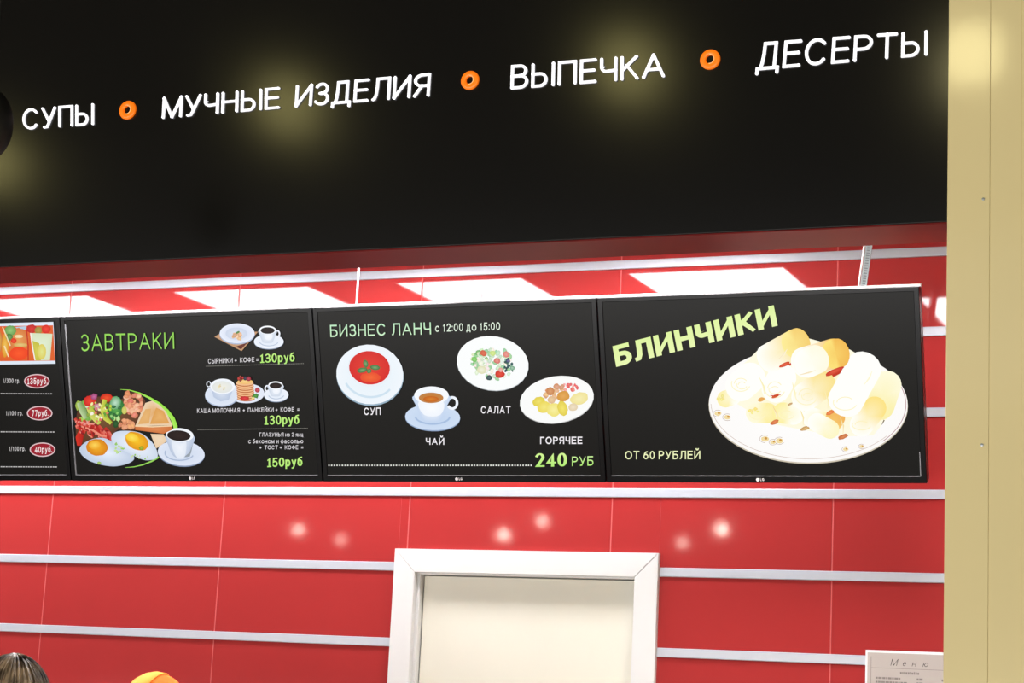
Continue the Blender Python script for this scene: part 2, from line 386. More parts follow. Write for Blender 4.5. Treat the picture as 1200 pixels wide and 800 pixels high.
def text_mesh(body, t=0.12, tx=None, extrude=0.0, rnd=False, gap=0.2, serif=False, space=0.36):
    """letters drawn as pen strokes; t = pen height, tx = pen width; returns vertices, (face, letter index)"""
    tx = tx or t
    vs_, fs = [], []; X = 0.0
    for ci, ch in enumerate(body):
        if ch == ' ': X += space; continue
        w, strokes = _SERIF1 if (serif and ch == '1') else GLYPH[ch]
        W = w+max(0, tx-0.12)*0.9
        ys = [q[1] for st in strokes for q in st]
        ymin, ymax = min(0, min(ys)), max(ys)
        def P(q):
            return (X+tx/2+q[0]*(W-tx), t/2+q[1]*(1-t) if q[1] <= 1 else 1-t/2+(q[1]-1))
        lo, hi = P((0, ymin))[1]-t/2, P((0, ymax))[1]+t/2
        for st in strokes:
            pts = [P(q) for q in st]
            closed = math.hypot(pts[0][0]-pts[-1][0], pts[0][1]-pts[-1][1]) < 1e-6
            if closed: pts = pts[:-1]
            n = len(pts); L = []; Rr = []
            def dirn(a, b):
                dx, dy = b[0]-a[0], b[1]-a[1]; d = math.hypot(dx, dy) or 1; return dx/d, dy/d
            if not closed and not rnd:      # square ends reach the letter's box
                d0 = dirn(pts[1], pts[0]); d1 = dirn(pts[-2], pts[-1])
                pts[0] = (pts[0][0]+d0[0]*tx/2, pts[0][1]+d0[1]*t/2); pts[-1] = (pts[-1][0]+d1[0]*tx/2, pts[-1][1]+d1[1]*t/2)
            for k in range(n):
                if closed: a, b = dirn(pts[k-1], pts[k]), dirn(pts[k], pts[(k+1) % n])
                else:
                    a = dirn(pts[max(k-1, 0)], pts[max(k, 1)] if k == 0 else pts[k]); b = dirn(pts[k], pts[k+1]) if k < n-1 else a
                    if k == 0: a = b
                mx, my = -(a[1]+b[1]), a[0]+b[0]; d = math.hypot(mx, my) or 1; mx /= d; my /= d
                co = max(0.42, mx*-a[1]+my*a[0]); m_ = 1/co
                L.append((pts[k][0]+mx*tx/2*m_, pts[k][1]+my*t/2*m_)); Rr.append((pts[k][0]-mx*tx/2*m_, pts[k][1]-my*t/2*m_))
            quads = [(k, (k+1) % n) for k in range(n if closed else n-1)]
            polys = []
            for i_, j_ in quads: polys.append([Rr[i_], Rr[j_], L[j_], L[i_]])
            if rnd and not closed:
                for e_ in (0, n-1): polys.append([(pts[e_][0]+tx/2*math.cos(q*math.pi/5), pts[e_][1]+t/2*math.sin(q*math.pi/5)) for q in range(10)])
            for pl_ in polys:
                pl_ = [(min(X+W, max(X, x)), min(hi, max(lo, y))) for x, y in pl_]
                i0 = len(vs_); m = len(pl_)
                if extrude == 0:
                    vs_ += [Vector((x, y, 0)) for x, y in pl_]; fs.append((tuple(range(i0, i0+m)), ci))
                else:
                    vs_ += [Vector((x, y, 0.5)) for x, y in pl_]+[Vector((x, y, -0.5)) for x, y in pl_]
                    fs.append((tuple(range(i0, i0+m)), ci))
                    for q in range(m): r_ = (q+1) % m; fs.append(((i0+q, i0+m+q, i0+m+r_, i0+r_), ci))
        X += W+gap
    return vs_, fs
_cap = 1.0

def set_cols(me, cols):
    a = me.color_attributes.new('Col', 'FLOAT_COLOR', 'POINT')
    for i, c in enumerate(cols): a.data[i].color = (*c, 1)

class Display:
    """maps picture positions to the local frame of one tilted screen"""
    def __init__(s, tv): s.tv = tv; s.inv = tv.matrix_world.inverted(); s.n = s.inv.to_3x3()
    def p(s, x, y, lift=0.0):
        d = RIGHT*(x-600) + UP*(400-y) + FWD*F_PX
        o = s.inv @ CAM; dd = s.inv.to_3x3() @ d
        t = (-lift - o.y)/dd.y
        return o + dd*t

def lettering(D, parent, body, bl, tl, br, tr, col, bold=0.13, lift=0.0012, col2=None, name='lettering', tx=None, serif=False, gap=0.2, rnd=False):
    vs_, fs = text_mesh(body, bold, tx, serif=serif, gap=gap, rnd=rnd)
    x0 = min(v.x for v in vs_); x1 = max(v.x for v in vs_)
    P = [D.p(*q, lift) for q in (bl, br, tl, tr)]
    out = []; cols = []
    ca = lin(col); cb = lin(col2) if col2 else ca
    for v in vs_:
        s = (v.x-x0)/(x1-x0); t = v.y/_cap
        out.append(P[0]*(1-s)*(1-t) + P[1]*s*(1-t) + P[2]*(1-s)*t + P[3]*s*t)
        tt = min(1, max(0, t)); cols.append(tuple(a*(1-tt)+b*tt for a, b in zip(ca, cb)))
    me = bpy.data.meshes.new(name); me.from_pydata(out, [], [f for f, _ in fs]); me.materials.append(M['screen'])
    set_cols(me, cols)
    return link(bpy.data.objects.new(name, me), parent)

class Pic:
    """a flat printed picture on a display, built of coloured patches"""
    def __init__(s, D, base=0.0010): s.D = D; s.v = []; s.f = []; s.c = []; s.l = base; s.base = base
    def poly(s, pts, col, cc=None):
        s.l += 0.000012
        ce = (sum(p[0] for p in pts)/len(pts), sum(p[1] for p in pts)/len(pts))
        i0 = len(s.v)
        s.v.append(s.D.p(ce[0], ce[1], s.l)); s.c.append(lin(cc or col))
        for p in pts: s.v.append(s.D.p(p[0], p[1], s.l)); s.c.append(lin(col))
        n = len(pts)
        for k in range(n): s.f.append((i0, i0+1+(k+1) % n, i0+1+k))
    def spoly(s, pts, col, cc=None):
        n = len(pts); out = []
        for k in range(n):
            a, b, c, d = pts[k-1], pts[k], pts[(k+1) % n], pts[(k+2) % n]
            for q in range(4):
                t = q/4
                out.append(tuple(0.5*(2*b[i]+(c[i]-a[i])*t+(2*a[i]-5*b[i]+4*c[i]-d[i])*t*t+(3*b[i]-a[i]-3*c[i]+d[i])*t**3) for i in (0, 1)))
        s.poly(out, col, cc)
    def ell(s, cx, cy, rx, ry, col, cc=None, rot=0, jit=0, n=28, a0=0, a1=360):
        pts = []; r = math.radians(rot)
        for k in range(n):
            a = math.radians(a0+(a1-a0)*k/(n if a1-a0 == 360 else n-1)); j = 1+random.uniform(-jit, jit)
            x, y = rx*math.cos(a)*j, ry*math.sin(a)*j
            pts.append((cx+x*math.cos(r)-y*math.sin(r), cy+x*math.sin(r)+y*math.cos(r)))
        s.poly(pts, col, cc)
    def strip(s, pts, w, col, col2=None):
        s.l += 0.000012
        i0 = len(s.v); n = len(pts)
        for k, p in enumerate(pts):
            a = pts[max(k-1, 0)]; b = pts[min(k+1, n-1)]
            dx, dy = b[0]-a[0], b[1]-a[1]; d = math.hypot(dx, dy) or 1
            ww = (w[k] if isinstance(w, (list, tuple)) else w)/2
            for sg in (-1, 1):
                s.v.append(s.D.p(p[0]-dy/d*ww*sg, p[1]+dx/d*ww*sg, s.l))
                s.c.append(lin(col if (sg < 0 or not col2) else col2))
        for k in range(n-1):
            a = i0+2*k; s.f.append((a, a+1, a+3, a+2))
    def arc(s, cx, cy, rx, ry, a0, a1, w, col, rot=0, n=24):
        r = math.radians(rot); pts = []
        for k in range(n+1):
            a = math.radians(a0+(a1-a0)*k/n); x, y = rx*math.cos(a), ry*math.sin(a)
            pts.append((cx+x*math.cos(r)-y*math.sin(r), cy+x*math.sin(r)+y*math.cos(r)))
        s.strip(pts, w, col)
    def blobs(s, n, cx, cy, rx, ry, r0, r1, cols, rot=0, jit=0.2, asp=0.75):
        for _ in range(n):
            a = random.uniform(0, 2*math.pi); q = math.sqrt(random.random()); rr = math.radians(rot)
            x, y = rx*q*math.cos(a), ry*q*math.sin(a)
            c = random.choice(cols); d = tuple(min(255, v+random.randint(10, 40)) for v in c)
            r = random.uniform(r0, r1)
            s.ell(cx+x*math.cos(rr)-y*math.sin(rr), cy+x*math.sin(rr)+y*math.cos(rr), r, r*asp, c, d, random.uniform(0, 180), jit, 10)
    def done(s, name, parent, label=None):
        me = bpy.data.meshes.new(name); me.from_pydata(s.v, [], s.f); me.materials.append(M['screen'])
        set_cols(me, s.c)
        o = link(bpy.data.objects.new(name, me), parent)
        if label: o['label'] = label
        return o
    def cup(s, cx, cy, rx, ry, h, drink, saucer, hand=1, dz=(60, 34, 24)):
        sx, sy, srx, sry = saucer
        s.ell(sx, sy+0.8, srx, sry, (150, 165, 190), (170, 185, 205))
        s.ell(sx, sy, srx, sry, (238, 243, 252), (222, 232, 246))
        s.arc(sx, sy, srx*0.62, sry*0.6, 10, 170, 0.9, (180, 195, 218))
        s.arc(cx+hand*(rx+1), cy+h*0.3, rx*0.32, h*0.25, 0, 360, rx*0.2, (236, 240, 250))
        pts = [(cx-rx, cy), (cx-rx*0.92, cy+h*0.45), (cx-rx*0.66, cy+h*0.85), (cx-rx*0.45, cy+h), (cx+rx*0.45, cy+h), (cx+rx*0.66, cy+h*0.85), (cx+rx*0.92, cy+h*0.45), (cx+rx, cy)]
        s.spoly(pts, (206, 216, 232), (238, 243, 250))
        s.ell(cx+rx*0.1, cy+h*0.5, rx*0.5, h*0.3, (236, 241, 250), (248, 250, 255))
        s.ell(cx, cy, rx, ry, (246, 248, 253), (230, 236, 246))
        s.ell(cx, cy+ry*0.12, rx*0.84, ry*0.76, drink, dz)

# ---------------------------------------------------------------- the four hanging screens
TVW = 0.90*6.3/5.5
q_ = 0.90/0.93
def _ys(v): return ((v+5.5)*q_-5.5)*6.3/5.5
YT, YB = _ys(-0.327), _ys(-0.183)
ZT, ZB = 1.62+1.145*q_*6.3/5.5, 1.62+0.628*q_*6.3/5.5
X0 = -3.798*q_*6.3/5.5 - TVW
TVH = math.hypot(YT-YB, ZT-ZB)
TILT = math.atan2(YB-YT, ZT-ZB)
BZ = 0.020
tvs = []
TV_LABELS = ['black wall screen at the left edge showing drinks and red price badges',
             'black wall screen headed by thin green letters over breakfast plates and coffee cups',
             'black wall screen with soup, tea, salad and hot dish on round white plates',
             'rightmost black wall screen showing a plate of rolled pancakes']
def make_tv(i):
    t = empty('television', (X0+TVW*i, YB, ZB)); t.rotation_euler = (TILT, 0, 0)
    tag(t, TV_LABELS[i], 'television', 'menu screens in a row under the sign')
    W = TVW-0.004; H = TVH
    # bezel ring
    bm = B(); d = 0.028
    outer = [(0, 0), (W, 0), (W, H), (0, H)]; inner = [(BZ*0.85, BZ), (W-BZ*0.85, BZ), (W-BZ*0.85, H-BZ*0.7), (BZ*0.85, H-BZ*0.7)]
    fo = [bm.verts.new((x, 0, z)) for x, z in outer]; fi = [bm.verts.new((x, 0, z)) for x, z in inner]
    bo = [bm.verts.new((x, d, z)) for x, z in outer]; bi = [bm.verts.new((x, 0.006, z)) for x, z in inner]
    for k in range(4):
        l = (k+1) % 4
        bm.faces.new((fo[k], fo[l], fi[l], fi[k])); bm.faces.new((fo[k], bo[k], bo[l], fo[l])); bm.faces.new((fi[k], fi[l], bi[l], bi[k]))
    bmesh.ops.recalc_face_normals(bm, faces=bm.faces)
    bz = obj('bezel', bm, M['bezel'], t)
    md = bz.modifiers.new('b', 'BEVEL'); md.width = 0.0018; md.segments = 2
    bm = B(); box(bm, 0.001, W-0.001, d, 0.05, 0.001, H-0.001, 0.006); box(bm, W*0.2, W*0.8, 0.05, 0.085, H*0.08, H*0.6, 0.012, 2)
    obj('back_shell', bm, M['backshell'], t)
    bm = B(); e = 0.0028
    box(bm, BZ*0.85, W-BZ*0.85, 0.0015, 0.004, BZ-0.0005, BZ+e)
    if i == 1: box(bm, BZ*0.85, BZ*0.85+0.005, 0.0015, 0.004, BZ, H-0.026)
    if i == 3: box(bm, W-BZ*0.85-0.0025, W-BZ*0.85, 0.0015, 0.004, BZ, H*0.16)
    obj('inner_edge', bm, M['bezeledge'], t)
    bm = B(); box(bm, 0.0, W, 0.028, 0.055, H-0.004, H+0.006, 0.002)
    obj('mounting_bar', bm, M['topbar'], t)
    # screen sheet
    bm = B(); vs_ = [bm.verts.new(p) for p in ((BZ*0.85, 0.0035, BZ), (W-BZ*0.85, 0.0035, BZ), (W-BZ*0.85, 0.0035, H-BZ*0.7), (BZ*0.85, 0.0035, H-BZ*0.7),
                                           (BZ*0.85, 0.0055, BZ), (W-BZ*0.85, 0.0055, BZ), (W-BZ*0.85, 0.0055, H-BZ*0.7), (BZ*0.85, 0.0055, H-BZ*0.7))]
    bm.faces.new(vs_[:4]); bm.faces.new(vs_[4:][::-1])
    for k in range(4): bm.faces.new((vs_[k], vs_[k+4], vs_[(k+1) % 4+4], vs_[(k+1) % 4]))
    bmesh.ops.recalc_face_normals(bm, faces=bm.faces)
    s = obj('screen', bm, M['screen'], t)
    set_cols(s.data, [lin((24, 23, 21))]*8)
    # maker's mark
    if i > 0:
        vs_, fs = text_mesh('LG', 0.2)
        k = 0.0085/_cap; me = bpy.data.meshes.new('logo')
        n0 = 16
        pts = [Vector((W/2-0.012+0.0055*math.cos(2*math.pi*a/n0), -0.0006, 0.010+0.0055*math.sin(2*math.pi*a/n0))) for a in range(n0)]
        off = len(pts)
        me.from_pydata(pts+[Vector((W/2-0.004+v.x*k*0.8, -0.0006, 0.0062+v.y*k)) for v in vs_], [], [tuple(range(n0))]+[tuple(a+off for a in f) for f, _ in fs])
        me.materials.append(M['logo']); link(bpy.data.objects.new('logo', me), t)
    bpy.context.view_layer.update()
    t.matrix_world  # evaluated above
    tvs.append((t, s, Display(t)))
for i in range(4): make_tv(i)

GREEN, PALEG, WH, LIME = (158, 224, 96), (190, 236, 190), (240, 238, 240), (180, 236, 120)
# screen 1: drinks and prices
t, s, D = tvs[0]
p = Pic(D)
p.poly([(-90, 381), (62.5, 377), (65, 426), (-90, 428.5)], (222, 232, 246))
p.poly([(-90, 383.5), (62, 381), (64.5, 422.5), (-90, 424)], (222, 96, 40), (236, 120, 50))
p.poly([(18, 383), (31, 382), (31, 386), (22, 387)], (180, 205, 225))
for (x, y, rx, ry, c, cc) in ((-2, 400, 5, 14, (196, 120, 60), (230, 190, 90)), (6, 405, 4, 14, (222, 150, 40), (240, 196, 90)),
                              (22, 398, 12, 14, (214, 120, 60), (232, 160, 90)), (22, 414, 11, 8, (238, 70, 30), (250, 90, 40)),
                              (12, 387, 7, 6, (104, 156, 80), (150, 200, 120)), (11, 395, 4, 4, (70, 120, 60), (120, 170, 100)),
                              (16, 399, 3.4, 3, (220, 50, 30), (240, 80, 50)), (37, 385, 6, 5, (190, 40, 40), (220, 60, 50)),
                              (45, 387, 4.5, 4, (150, 140, 60), (190, 160, 80)), (54, 385.5, 5.5, 5, (214, 40, 30), (240, 70, 50)),
                              (22, 394, 5, 2, (240, 210, 150), (250, 230, 190)), (24, 404, 8, 2.4, (214, 170, 90), (230, 200, 130))):
    p.ell(x, y, rx, ry, c, cc, jit=0.06)
p.poly([(35.5, 390), (61.5, 391), (58.5, 422), (41, 422.3)], (214, 226, 190), (226, 240, 214))
p.poly([(38, 399), (46, 402), (48, 422), (41, 422.2)], (196, 190, 60), (214, 206, 90))
p.ell(49, 412, 5, 9, (222, 204, 90), (226, 230, 140))
p.strip([(35.8, 390), (38, 406), (41, 422)], 1.3, (246, 240, 236))
p.strip([(3, 383), (8, 395), (12, 405)], 1.4, (240, 225, 180))
p.strip([(5, 405), (10, 418)], 1.6, (246, 220, 170))
p.strip([(31, 386), (33, 405), (33, 422)], 1.4, (200, 50, 30))
p.done('picture', s, 'photo of drinks on the screen')
for (ly, lx, rx_, txt, bx, by, btxt, bl, br, dashy, dashx) in (
        (448.6, 3.4, 23.2, '1/300 гр.', 43.2, 446.5, '135руб.', 32, 55.5, 461.2, 59.5),
        (486.6, 7.0, 26.6, '1/100 гр.', 46.5, 484.0, '77руб.', 37.2, 56.6, 506.0, 62.8),
        (528.2, 10.6, 29.6, '1/100 гр.', 49.8, 526.7, '40руб.', 40.5, 61.0, 546.9, 66.0)):
    lettering(D, s, txt, (lx, ly), (lx, ly-5.2), (rx_, ly), (rx_, ly-5.2), (236, 232, 232), 0.12, gap=0.26)
    p = Pic(D)
    p.ell(bx, by, 15, 8.4, (226, 196, 200), (226, 196, 200), n=36); p.ell(bx, by, 13.7, 7.2, (150, 30, 44), (166, 36, 50), n=36)
    p.done('price_badge', s)
    lettering(D, s, btxt, (bl, by+3.6), (bl, by-3.6), (br, by+3.3), (br, by-3.9), (250, 240, 240), 0.15, 0.0016, serif=True)
    p = Pic(D); x = -60
    while x < dashx:
        yy = dashy + 0.004*(x-dashx)
        p.poly([(x, yy-0.55), (x+1.9, yy-0.55), (x+1.9, yy+0.6), (x, yy+0.6)], (204, 200, 200)); x += 2.9
    p.done('dashed_line', s)

# screen 2: breakfasts
t, s, D = tvs[1]
lettering(D, s, 'ЗАВТРАКИ', (95.6, 411.6), (95.0, 391.6), (204.2, 408.6), (203.6, 389.2), GREEN, 0.10, col2=(146, 214, 84))
p = Pic(D)
def z2(x, y): return (85+x/7.5, 450+y/7.5)     # magnified study coordinates of the plate
pl = [z2(x, y) for x, y in ((30, 260), (40, 150), (150, 90), (300, 60), (430, 45), (560, 62), (680, 110), (790, 185), (870, 265), (915, 340), (922, 400), (880, 520), (800, 620), (700, 690), (570, 730), (470, 738), (330, 722), (200, 690), (90, 620), (40, 540))]
p.spoly(pl, (20, 20, 18), (22, 22, 20))
p.strip([z2(x, y) for x, y in ((420, 46), (500, 52), (590, 78), (680, 122), (760, 172), (830, 235), (880, 305), (905, 370), (905, 420))], [0.4, 0.9, 1.6, 2.6, 3.4, 4.4, 5, 5, 4], (150, 224, 70), (176, 240, 96))
p.strip([z2(x, y) for x, y in ((760, 640), (700, 675), (620, 708), (540, 726), (460, 732))], [2, 1.8, 1.4, 1.0, 0.4], (150, 214, 90))
# what lies between the pieces
p.spoly([z2(x, y) for x, y in ((30, 330), (60, 190), (150, 120), (300, 110), (430, 130), (520, 70), (600, 100), (640, 180), (560, 400), (400, 400), (330, 470), (100, 520), (40, 500))], (92, 54, 34), (120, 84, 50))
# beans
p.blobs(46, *z2(545, 190), 11.5, 12.5, 2.6, 4.2, [(214, 130, 96), (226, 156, 116), (236, 176, 140), (200, 110, 84)], asp=0.7, jit=0.08)
p.blobs(12, *z2(470, 350), 9, 6.5, 2.6, 4.2, [(206, 126, 90), (222, 152, 110)], asp=0.7, jit=0.08)
p.blobs(6, *z2(500, 105), 7, 4, 2.8, 4.2, [(214, 130, 90), (230, 176, 150)], asp=0.7, jit=0.08)
# salad and tomatoes
p.blobs(14, *z2(110, 230), 10, 11, 3, 6, [(150, 180, 70), (110, 160, 70), (190, 200, 120), (200, 220, 200)])
p.ell(*z2(150, 150), 7, 6.5, (206, 34, 30), (236, 70, 52), jit=0.06); p.ell(*z2(300, 120), 7.2, 4.8, (206, 40, 26), (240, 84, 40), jit=0.04)
p.ell(*z2(190, 110), 4, 4, (150, 60, 110), (200, 110, 160), jit=0.2); p.ell(*z2(215, 200), 3.4, 4, (190, 110, 130), (226, 200, 200), jit=0.2)
p.strip([z2(140, 200), z2(180, 270), z2(235, 350)], [6, 9, 5], (176, 196, 60), (214, 214, 110))
p.strip([z2(285, 135), z2(262, 220), z2(290, 300), z2(340, 345)], [5, 6, 6, 4], (160, 186, 44), (216, 214, 90))
p.strip([z2(60, 160), z2(90, 230), z2(120, 300)], [6, 9, 6], (110, 150, 80), (190, 214, 160))
p.ell(*z2(385, 220), 8.5, 12.5, (40, 110, 50), (90, 170, 80), 18, 0.1)
p.ell(*z2(375, 165), 6.5, 8, (90, 160, 100), (190, 226, 200), 25, 0.1)
p.blobs(14, *z2(380, 250), 8, 10, 1.5, 3.4, [(60, 140, 60), (130, 196, 100), (170, 216, 130), (40, 100, 50)])
p.ell(*z2(380, 350), 3.4, 4.4, (30, 70, 34), (50, 100, 50), jit=0.15); p.ell(*z2(455, 230), 3, 4.5, (200, 200, 90), (214, 210, 120))
p.blobs(26, *z2(210, 240), 13, 12, 1.2, 2.6, [(196, 206, 90), (226, 226, 160), (120, 160, 60), (214, 110, 90), (240, 236, 214)])
p.blobs(10, *z2(300, 215), 5, 9, 1.2, 2.6, [(176, 200, 50), (226, 222, 110), (90, 140, 50)])
# bacon
for k in range(16):
    x, y = 20+k*19, 300+k*7+random.uniform(-16, 20)
    p.strip([z2(x, y), z2(x+34, y+46), z2(x+22, y+96)], [3, 5.5, 2.5], random.choice([(168, 26, 26), (196, 44, 36), (214, 80, 66), (140, 22, 24), (226, 120, 104)]), random.choice([(190, 40, 34), (220, 96, 80)]))
p.strip([z2(85, 400), z2(60, 470), z2(60, 540)], [6, 9, 5], (176, 30, 24), (214, 50, 34)); p.strip([z2(25, 330), z2(120, 345), z2(200, 352)], [3, 2.2, 1.4], (240, 150, 136))
p.strip([z2(70, 370), z2(170, 400), z2(250, 452), z2(300, 455)], [1.6, 2.2, 3, 2], (236, 140, 116))
p.blobs(30, *z2(170, 405), 20, 8, 1.0, 2.6, [(226, 110, 90), (150, 20, 20), (236, 150, 130), (190, 40, 30), (110, 18, 20)], rot=14, asp=0.45, jit=0.3)
p.blobs(12, *z2(80, 330), 9, 4, 1.0, 2.4, [(226, 110, 90), (190, 40, 30), (206, 150, 140)], asp=0.5, jit=0.3)
# toast
p.poly([z2(640, 165), z2(700, 145), z2(760, 180), z2(820, 240), z2(880, 360), z2(550, 370)], (236, 210, 176), (226, 170, 104))
p.poly([z2(735, 205), z2(800, 235), z2(852, 345), z2(680, 350)], (222, 160, 84), (232, 178, 108))
p.poly([z2(640, 220), z2(690, 215), z2(672, 345), z2(575, 352)], (226, 172, 104), (232, 182, 116))
p.poly([z2(548, 368), z2(876, 368), z2(876, 400), z2(800, 436), z2(552, 402)], (206, 116, 60), (226, 140, 84))
p.strip([z2(550, 368), z2(700, 374), z2(874, 366)], 1.4, (246, 214, 170))
p.poly([z2(685, 436), z2(800, 440), z2(830, 500), z2(735, 565)], (236, 206, 170), (240, 216, 184))
# fried eggs
p.spoly([z2(x, y) for x, y in ((60, 570), (130, 500), (250, 470), (340, 500), (420, 560), (520, 610), (540, 660), (480, 700), (360, 722), (220, 700), (110, 650))], (190, 204, 226), (232, 240, 252))
p.spoly([z2(x, y) for x, y in ((340, 470), (380, 420), (480, 410), (600, 430), (690, 500), (740, 580), (740, 650), (640, 668), (540, 630), (440, 580), (370, 540))], (206, 218, 236), (240, 246, 254))
p.ell(*z2(215, 555), 12.6, 10, (216, 130, 20), (244, 176, 40), 8, 0.03); p.ell(*z2(195, 535), 7, 5, (240, 170, 40), (252, 214, 90))
p.ell(*z2(565, 500), 14.6, 9.8, (226, 150, 20), (250, 196, 40), 28, 0.03); p.ell(*z2(525, 470), 8, 5, (246, 196, 40), (254, 226, 90), 20)
p.blobs(16, *z2(390, 560), 10, 6, 0.8, 1.7, [(140, 190, 90), (190, 214, 140), (170, 206, 120)])
p.blobs(8, *z2(560, 640), 14, 3.4, 0.8, 1.6, [(140, 190, 90), (190, 214, 140)]); p.ell(*z2(605, 560), 2.6, 2.6, (120, 150, 30), (180, 190, 60), jit=0.2)
p.ell(*z2(235, 692), 2.4, 1.6, (150, 190, 90), (180, 210, 110), jit=0.2)
p.done('picture', s, 'photo of a fried breakfast on a dark plate with green rim')
p = Pic(D)
sx, sy = z2(955, 605)
p.ell(sx, sy+1, 27.6, 15, (140, 156, 186), (160, 176, 204), 6); p.ell(sx, sy, 27.6, 14.6, (222, 230, 246), (204, 216, 236), 6)
p.arc(sx-2, sy, 17, 8.6, 20, 200, 1.4, (170, 186, 214))
p.spoly([z2(x, y) for x, y in ((822, 450), (840, 530), (866, 600), (900, 640), (960, 652), (1020, 636), (1045, 560), (1062, 450))], (182, 196, 220), (226, 234, 246))
p.spoly([z2(x, y) for x, y in ((870, 500), (960, 512), (1000, 505), (985, 640), (910, 636))], (226, 233, 245), (240, 244, 251))
p.poly([z2(980, 640), z2(1040, 610), z2(1060, 520), z2(1030, 636)], (150, 160, 170))
p.ell(*z2(942, 446), 16.2, 8, (246, 249, 254), (230, 238, 248), 4); p.ell(*z2(934, 452), 13.8, 6.2, (34, 24, 24), (48, 34, 32), 4)
p.arc(*z2(800, 520), 5, 4, 100, 300, 1.6, (226, 232, 244))
p.done('picture', s, 'photo of a white coffee cup on a saucer')
p = Pic(D)
def z4(x, y): return (235+x/7.273, 370+y/7.273)
p.poly([z4(118, 178), z4(200, 130), z4(490, 135), z4(350, 300)], (196, 150, 112), (206, 164, 126))
p.poly([z4(300, 262), z4(405, 225), z4(345, 285)], (90, 40, 34), (120, 56, 44))
p.ell(*z4(312, 156), 20.8, 12, (176, 190, 216), (196, 206, 226)); p.ell(*z4(312, 148), 20.4, 11.6, (232, 238, 252), (196, 208, 232)); p.ell(*z4(305, 150), 12.6, 7, (204, 214, 234), (220, 228, 242))
p.blobs(8, *z4(315, 175), 6.5, 3, 2, 3.4, [(206, 156, 116), (226, 180, 140), (236, 200, 166)]); p.ell(*z4(318, 140), 2.4, 1.2, (70, 120, 60), (100, 150, 80), -30)
p.cup(*z4(572, 120), 9.8, 5, 15, (22, 18, 18), (*z4(582, 218), 17.4, 8.6), 1, (44, 32, 30))
p.done('picture', s, 'photo of a small plate and coffee cup')
p = Pic(D)
p.ell(*z4(392, 660), 21, 11.6, (226, 232, 246), (236, 241, 250))
p.ell(*z4(180, 680), 19.6, 13, (176, 190, 216), (190, 202, 224)); p.ell(*z4(180, 672), 19.4, 12.6, (222, 231, 246), (206, 218, 236))
p.arc(*z4(70, 582), 2.4, 3, 0, 360, 1.2, (226, 232, 244))
p.poly([z4(88, 600), z4(110, 690), z4(170, 728), z4(240, 715), z4(290, 600)], (186, 200, 224), (214, 224, 240))
p.ell(*z4(188, 600), 14.4, 9, (244, 248, 254), (226, 234, 246)); p.ell(*z4(186, 606), 12, 7, (226, 230, 228), (240, 238, 226)); p.blobs(7, *z4(178, 610), 5, 3.4, 0.8, 1.5, [(226, 214, 170), (206, 196, 160)])
for k in range(8):
    x, y = z4(388-k*1.5, 700-k*18)
    p.ell(x, y+0.7, 10.4, 3.2, (190, 100, 50), (200, 110, 60)); p.ell(x, y, 10.2, 2.8, (240, 196, 150), (244, 176, 110))
p.ell(*z4(380, 560), 9.2, 2.6, (240, 190, 110), (248, 210, 140))
p.blobs(5, *z4(345, 530), 3, 2.4, 1.6, 2.4, [(120, 40, 30), (160, 80, 60), (180, 50, 50)]); p.ell(*z4(382, 532), 2.4, 2.4, (40, 40, 56), (70, 76, 96)); p.ell(*z4(410, 536), 2.8, 2.8, (140, 30, 50), (196, 70, 90))
p.ell(*z4(375, 702), 5.6, 2.6, (190, 30, 40), (226, 66, 66), jit=0.12); p.ell(*z4(485, 632), 2.9, 2.9, (170, 44, 60), (206, 90, 100)); p.ell(*z4(468, 682), 3.6, 2.8, (40, 110, 40), (100, 170, 80), jit=0.3); p.ell(*z4(448, 700), 2, 1.4, (226, 210, 120), (240, 226, 150))
p.cup(*z4(640, 590), 8.6, 4.6, 13, (26, 20, 20), (*z4(645, 672), 14.4, 8), -1, (50, 36, 34))
p.done('picture', s, 'photo of porridge bowl, pancake stack and coffee cup')
def dots(D, s, x0, y0, x1, y1, col, step=2.5, w=1.1, h=0.9):
    p = Pic(D); n = int((x1-x0)/step)
    for k in range(n+1):
        x = x0+(x1-x0)*k/n; y = y0+(y1-y0)*k/n
        p.poly([(x, y), (x+w, y), (x+w, y+h), (x, y+h)], col)
    return p.done('dotted_line', s)
W2 = (226, 222, 226)
lettering(D, s, 'СЫРНИКИ +  КОФЕ =', (243.8, 426), (243.8, 420.2), (303, 423.7), (303, 418.1), W2, 0.15)
lettering(D, s, '130руб', (304.8, 425.2), (304.6, 414.6), (345.4, 423.4), (345.1, 413), LIME, 0.13, col2=(196, 240, 130), tx=0.2, serif=True, gap=0.12)
dots(D, s, 241.5, 428.6, 354.8, 425.4, (150, 148, 140), 2.0, 1.0, 0.8)
lettering(D, s, 'КАША МОЛОЧНАЯ  +  ПАНКЕЙКИ +  КОФЕ  =', (231, 483.7), (231, 478.4), (350.8, 482), (350.8, 476.8), W2, 0.15)
lettering(D, s, '130руб', (309.6, 497.6), (309.4, 486.8), (350.7, 496.6), (350.5, 486), LIME, 0.13, col2=(196, 240, 130), tx=0.2, serif=True, gap=0.12)
dots(D, s, 231.6, 502.9, 359.6, 501.3, (150, 148, 140), 2.0, 1.0, 0.8)
lettering(D, s, 'ГЛАЗУНЬЯ из 2 яиц', (304, 511.4), (304, 506.6), (355.2, 511.4), (355.2, 506.6), W2, 0.15)
lettering(D, s, 'с беконом и фасолью', (291, 519.4), (291, 514.2), (355.3, 519.3), (355.3, 514.1), W2, 0.15)
lettering(D, s, '+  ТОСТ +  КОФЕ  =', (304, 526.4), (304, 521.6), (355.4, 526.2), (355.4, 521.4), W2, 0.15)
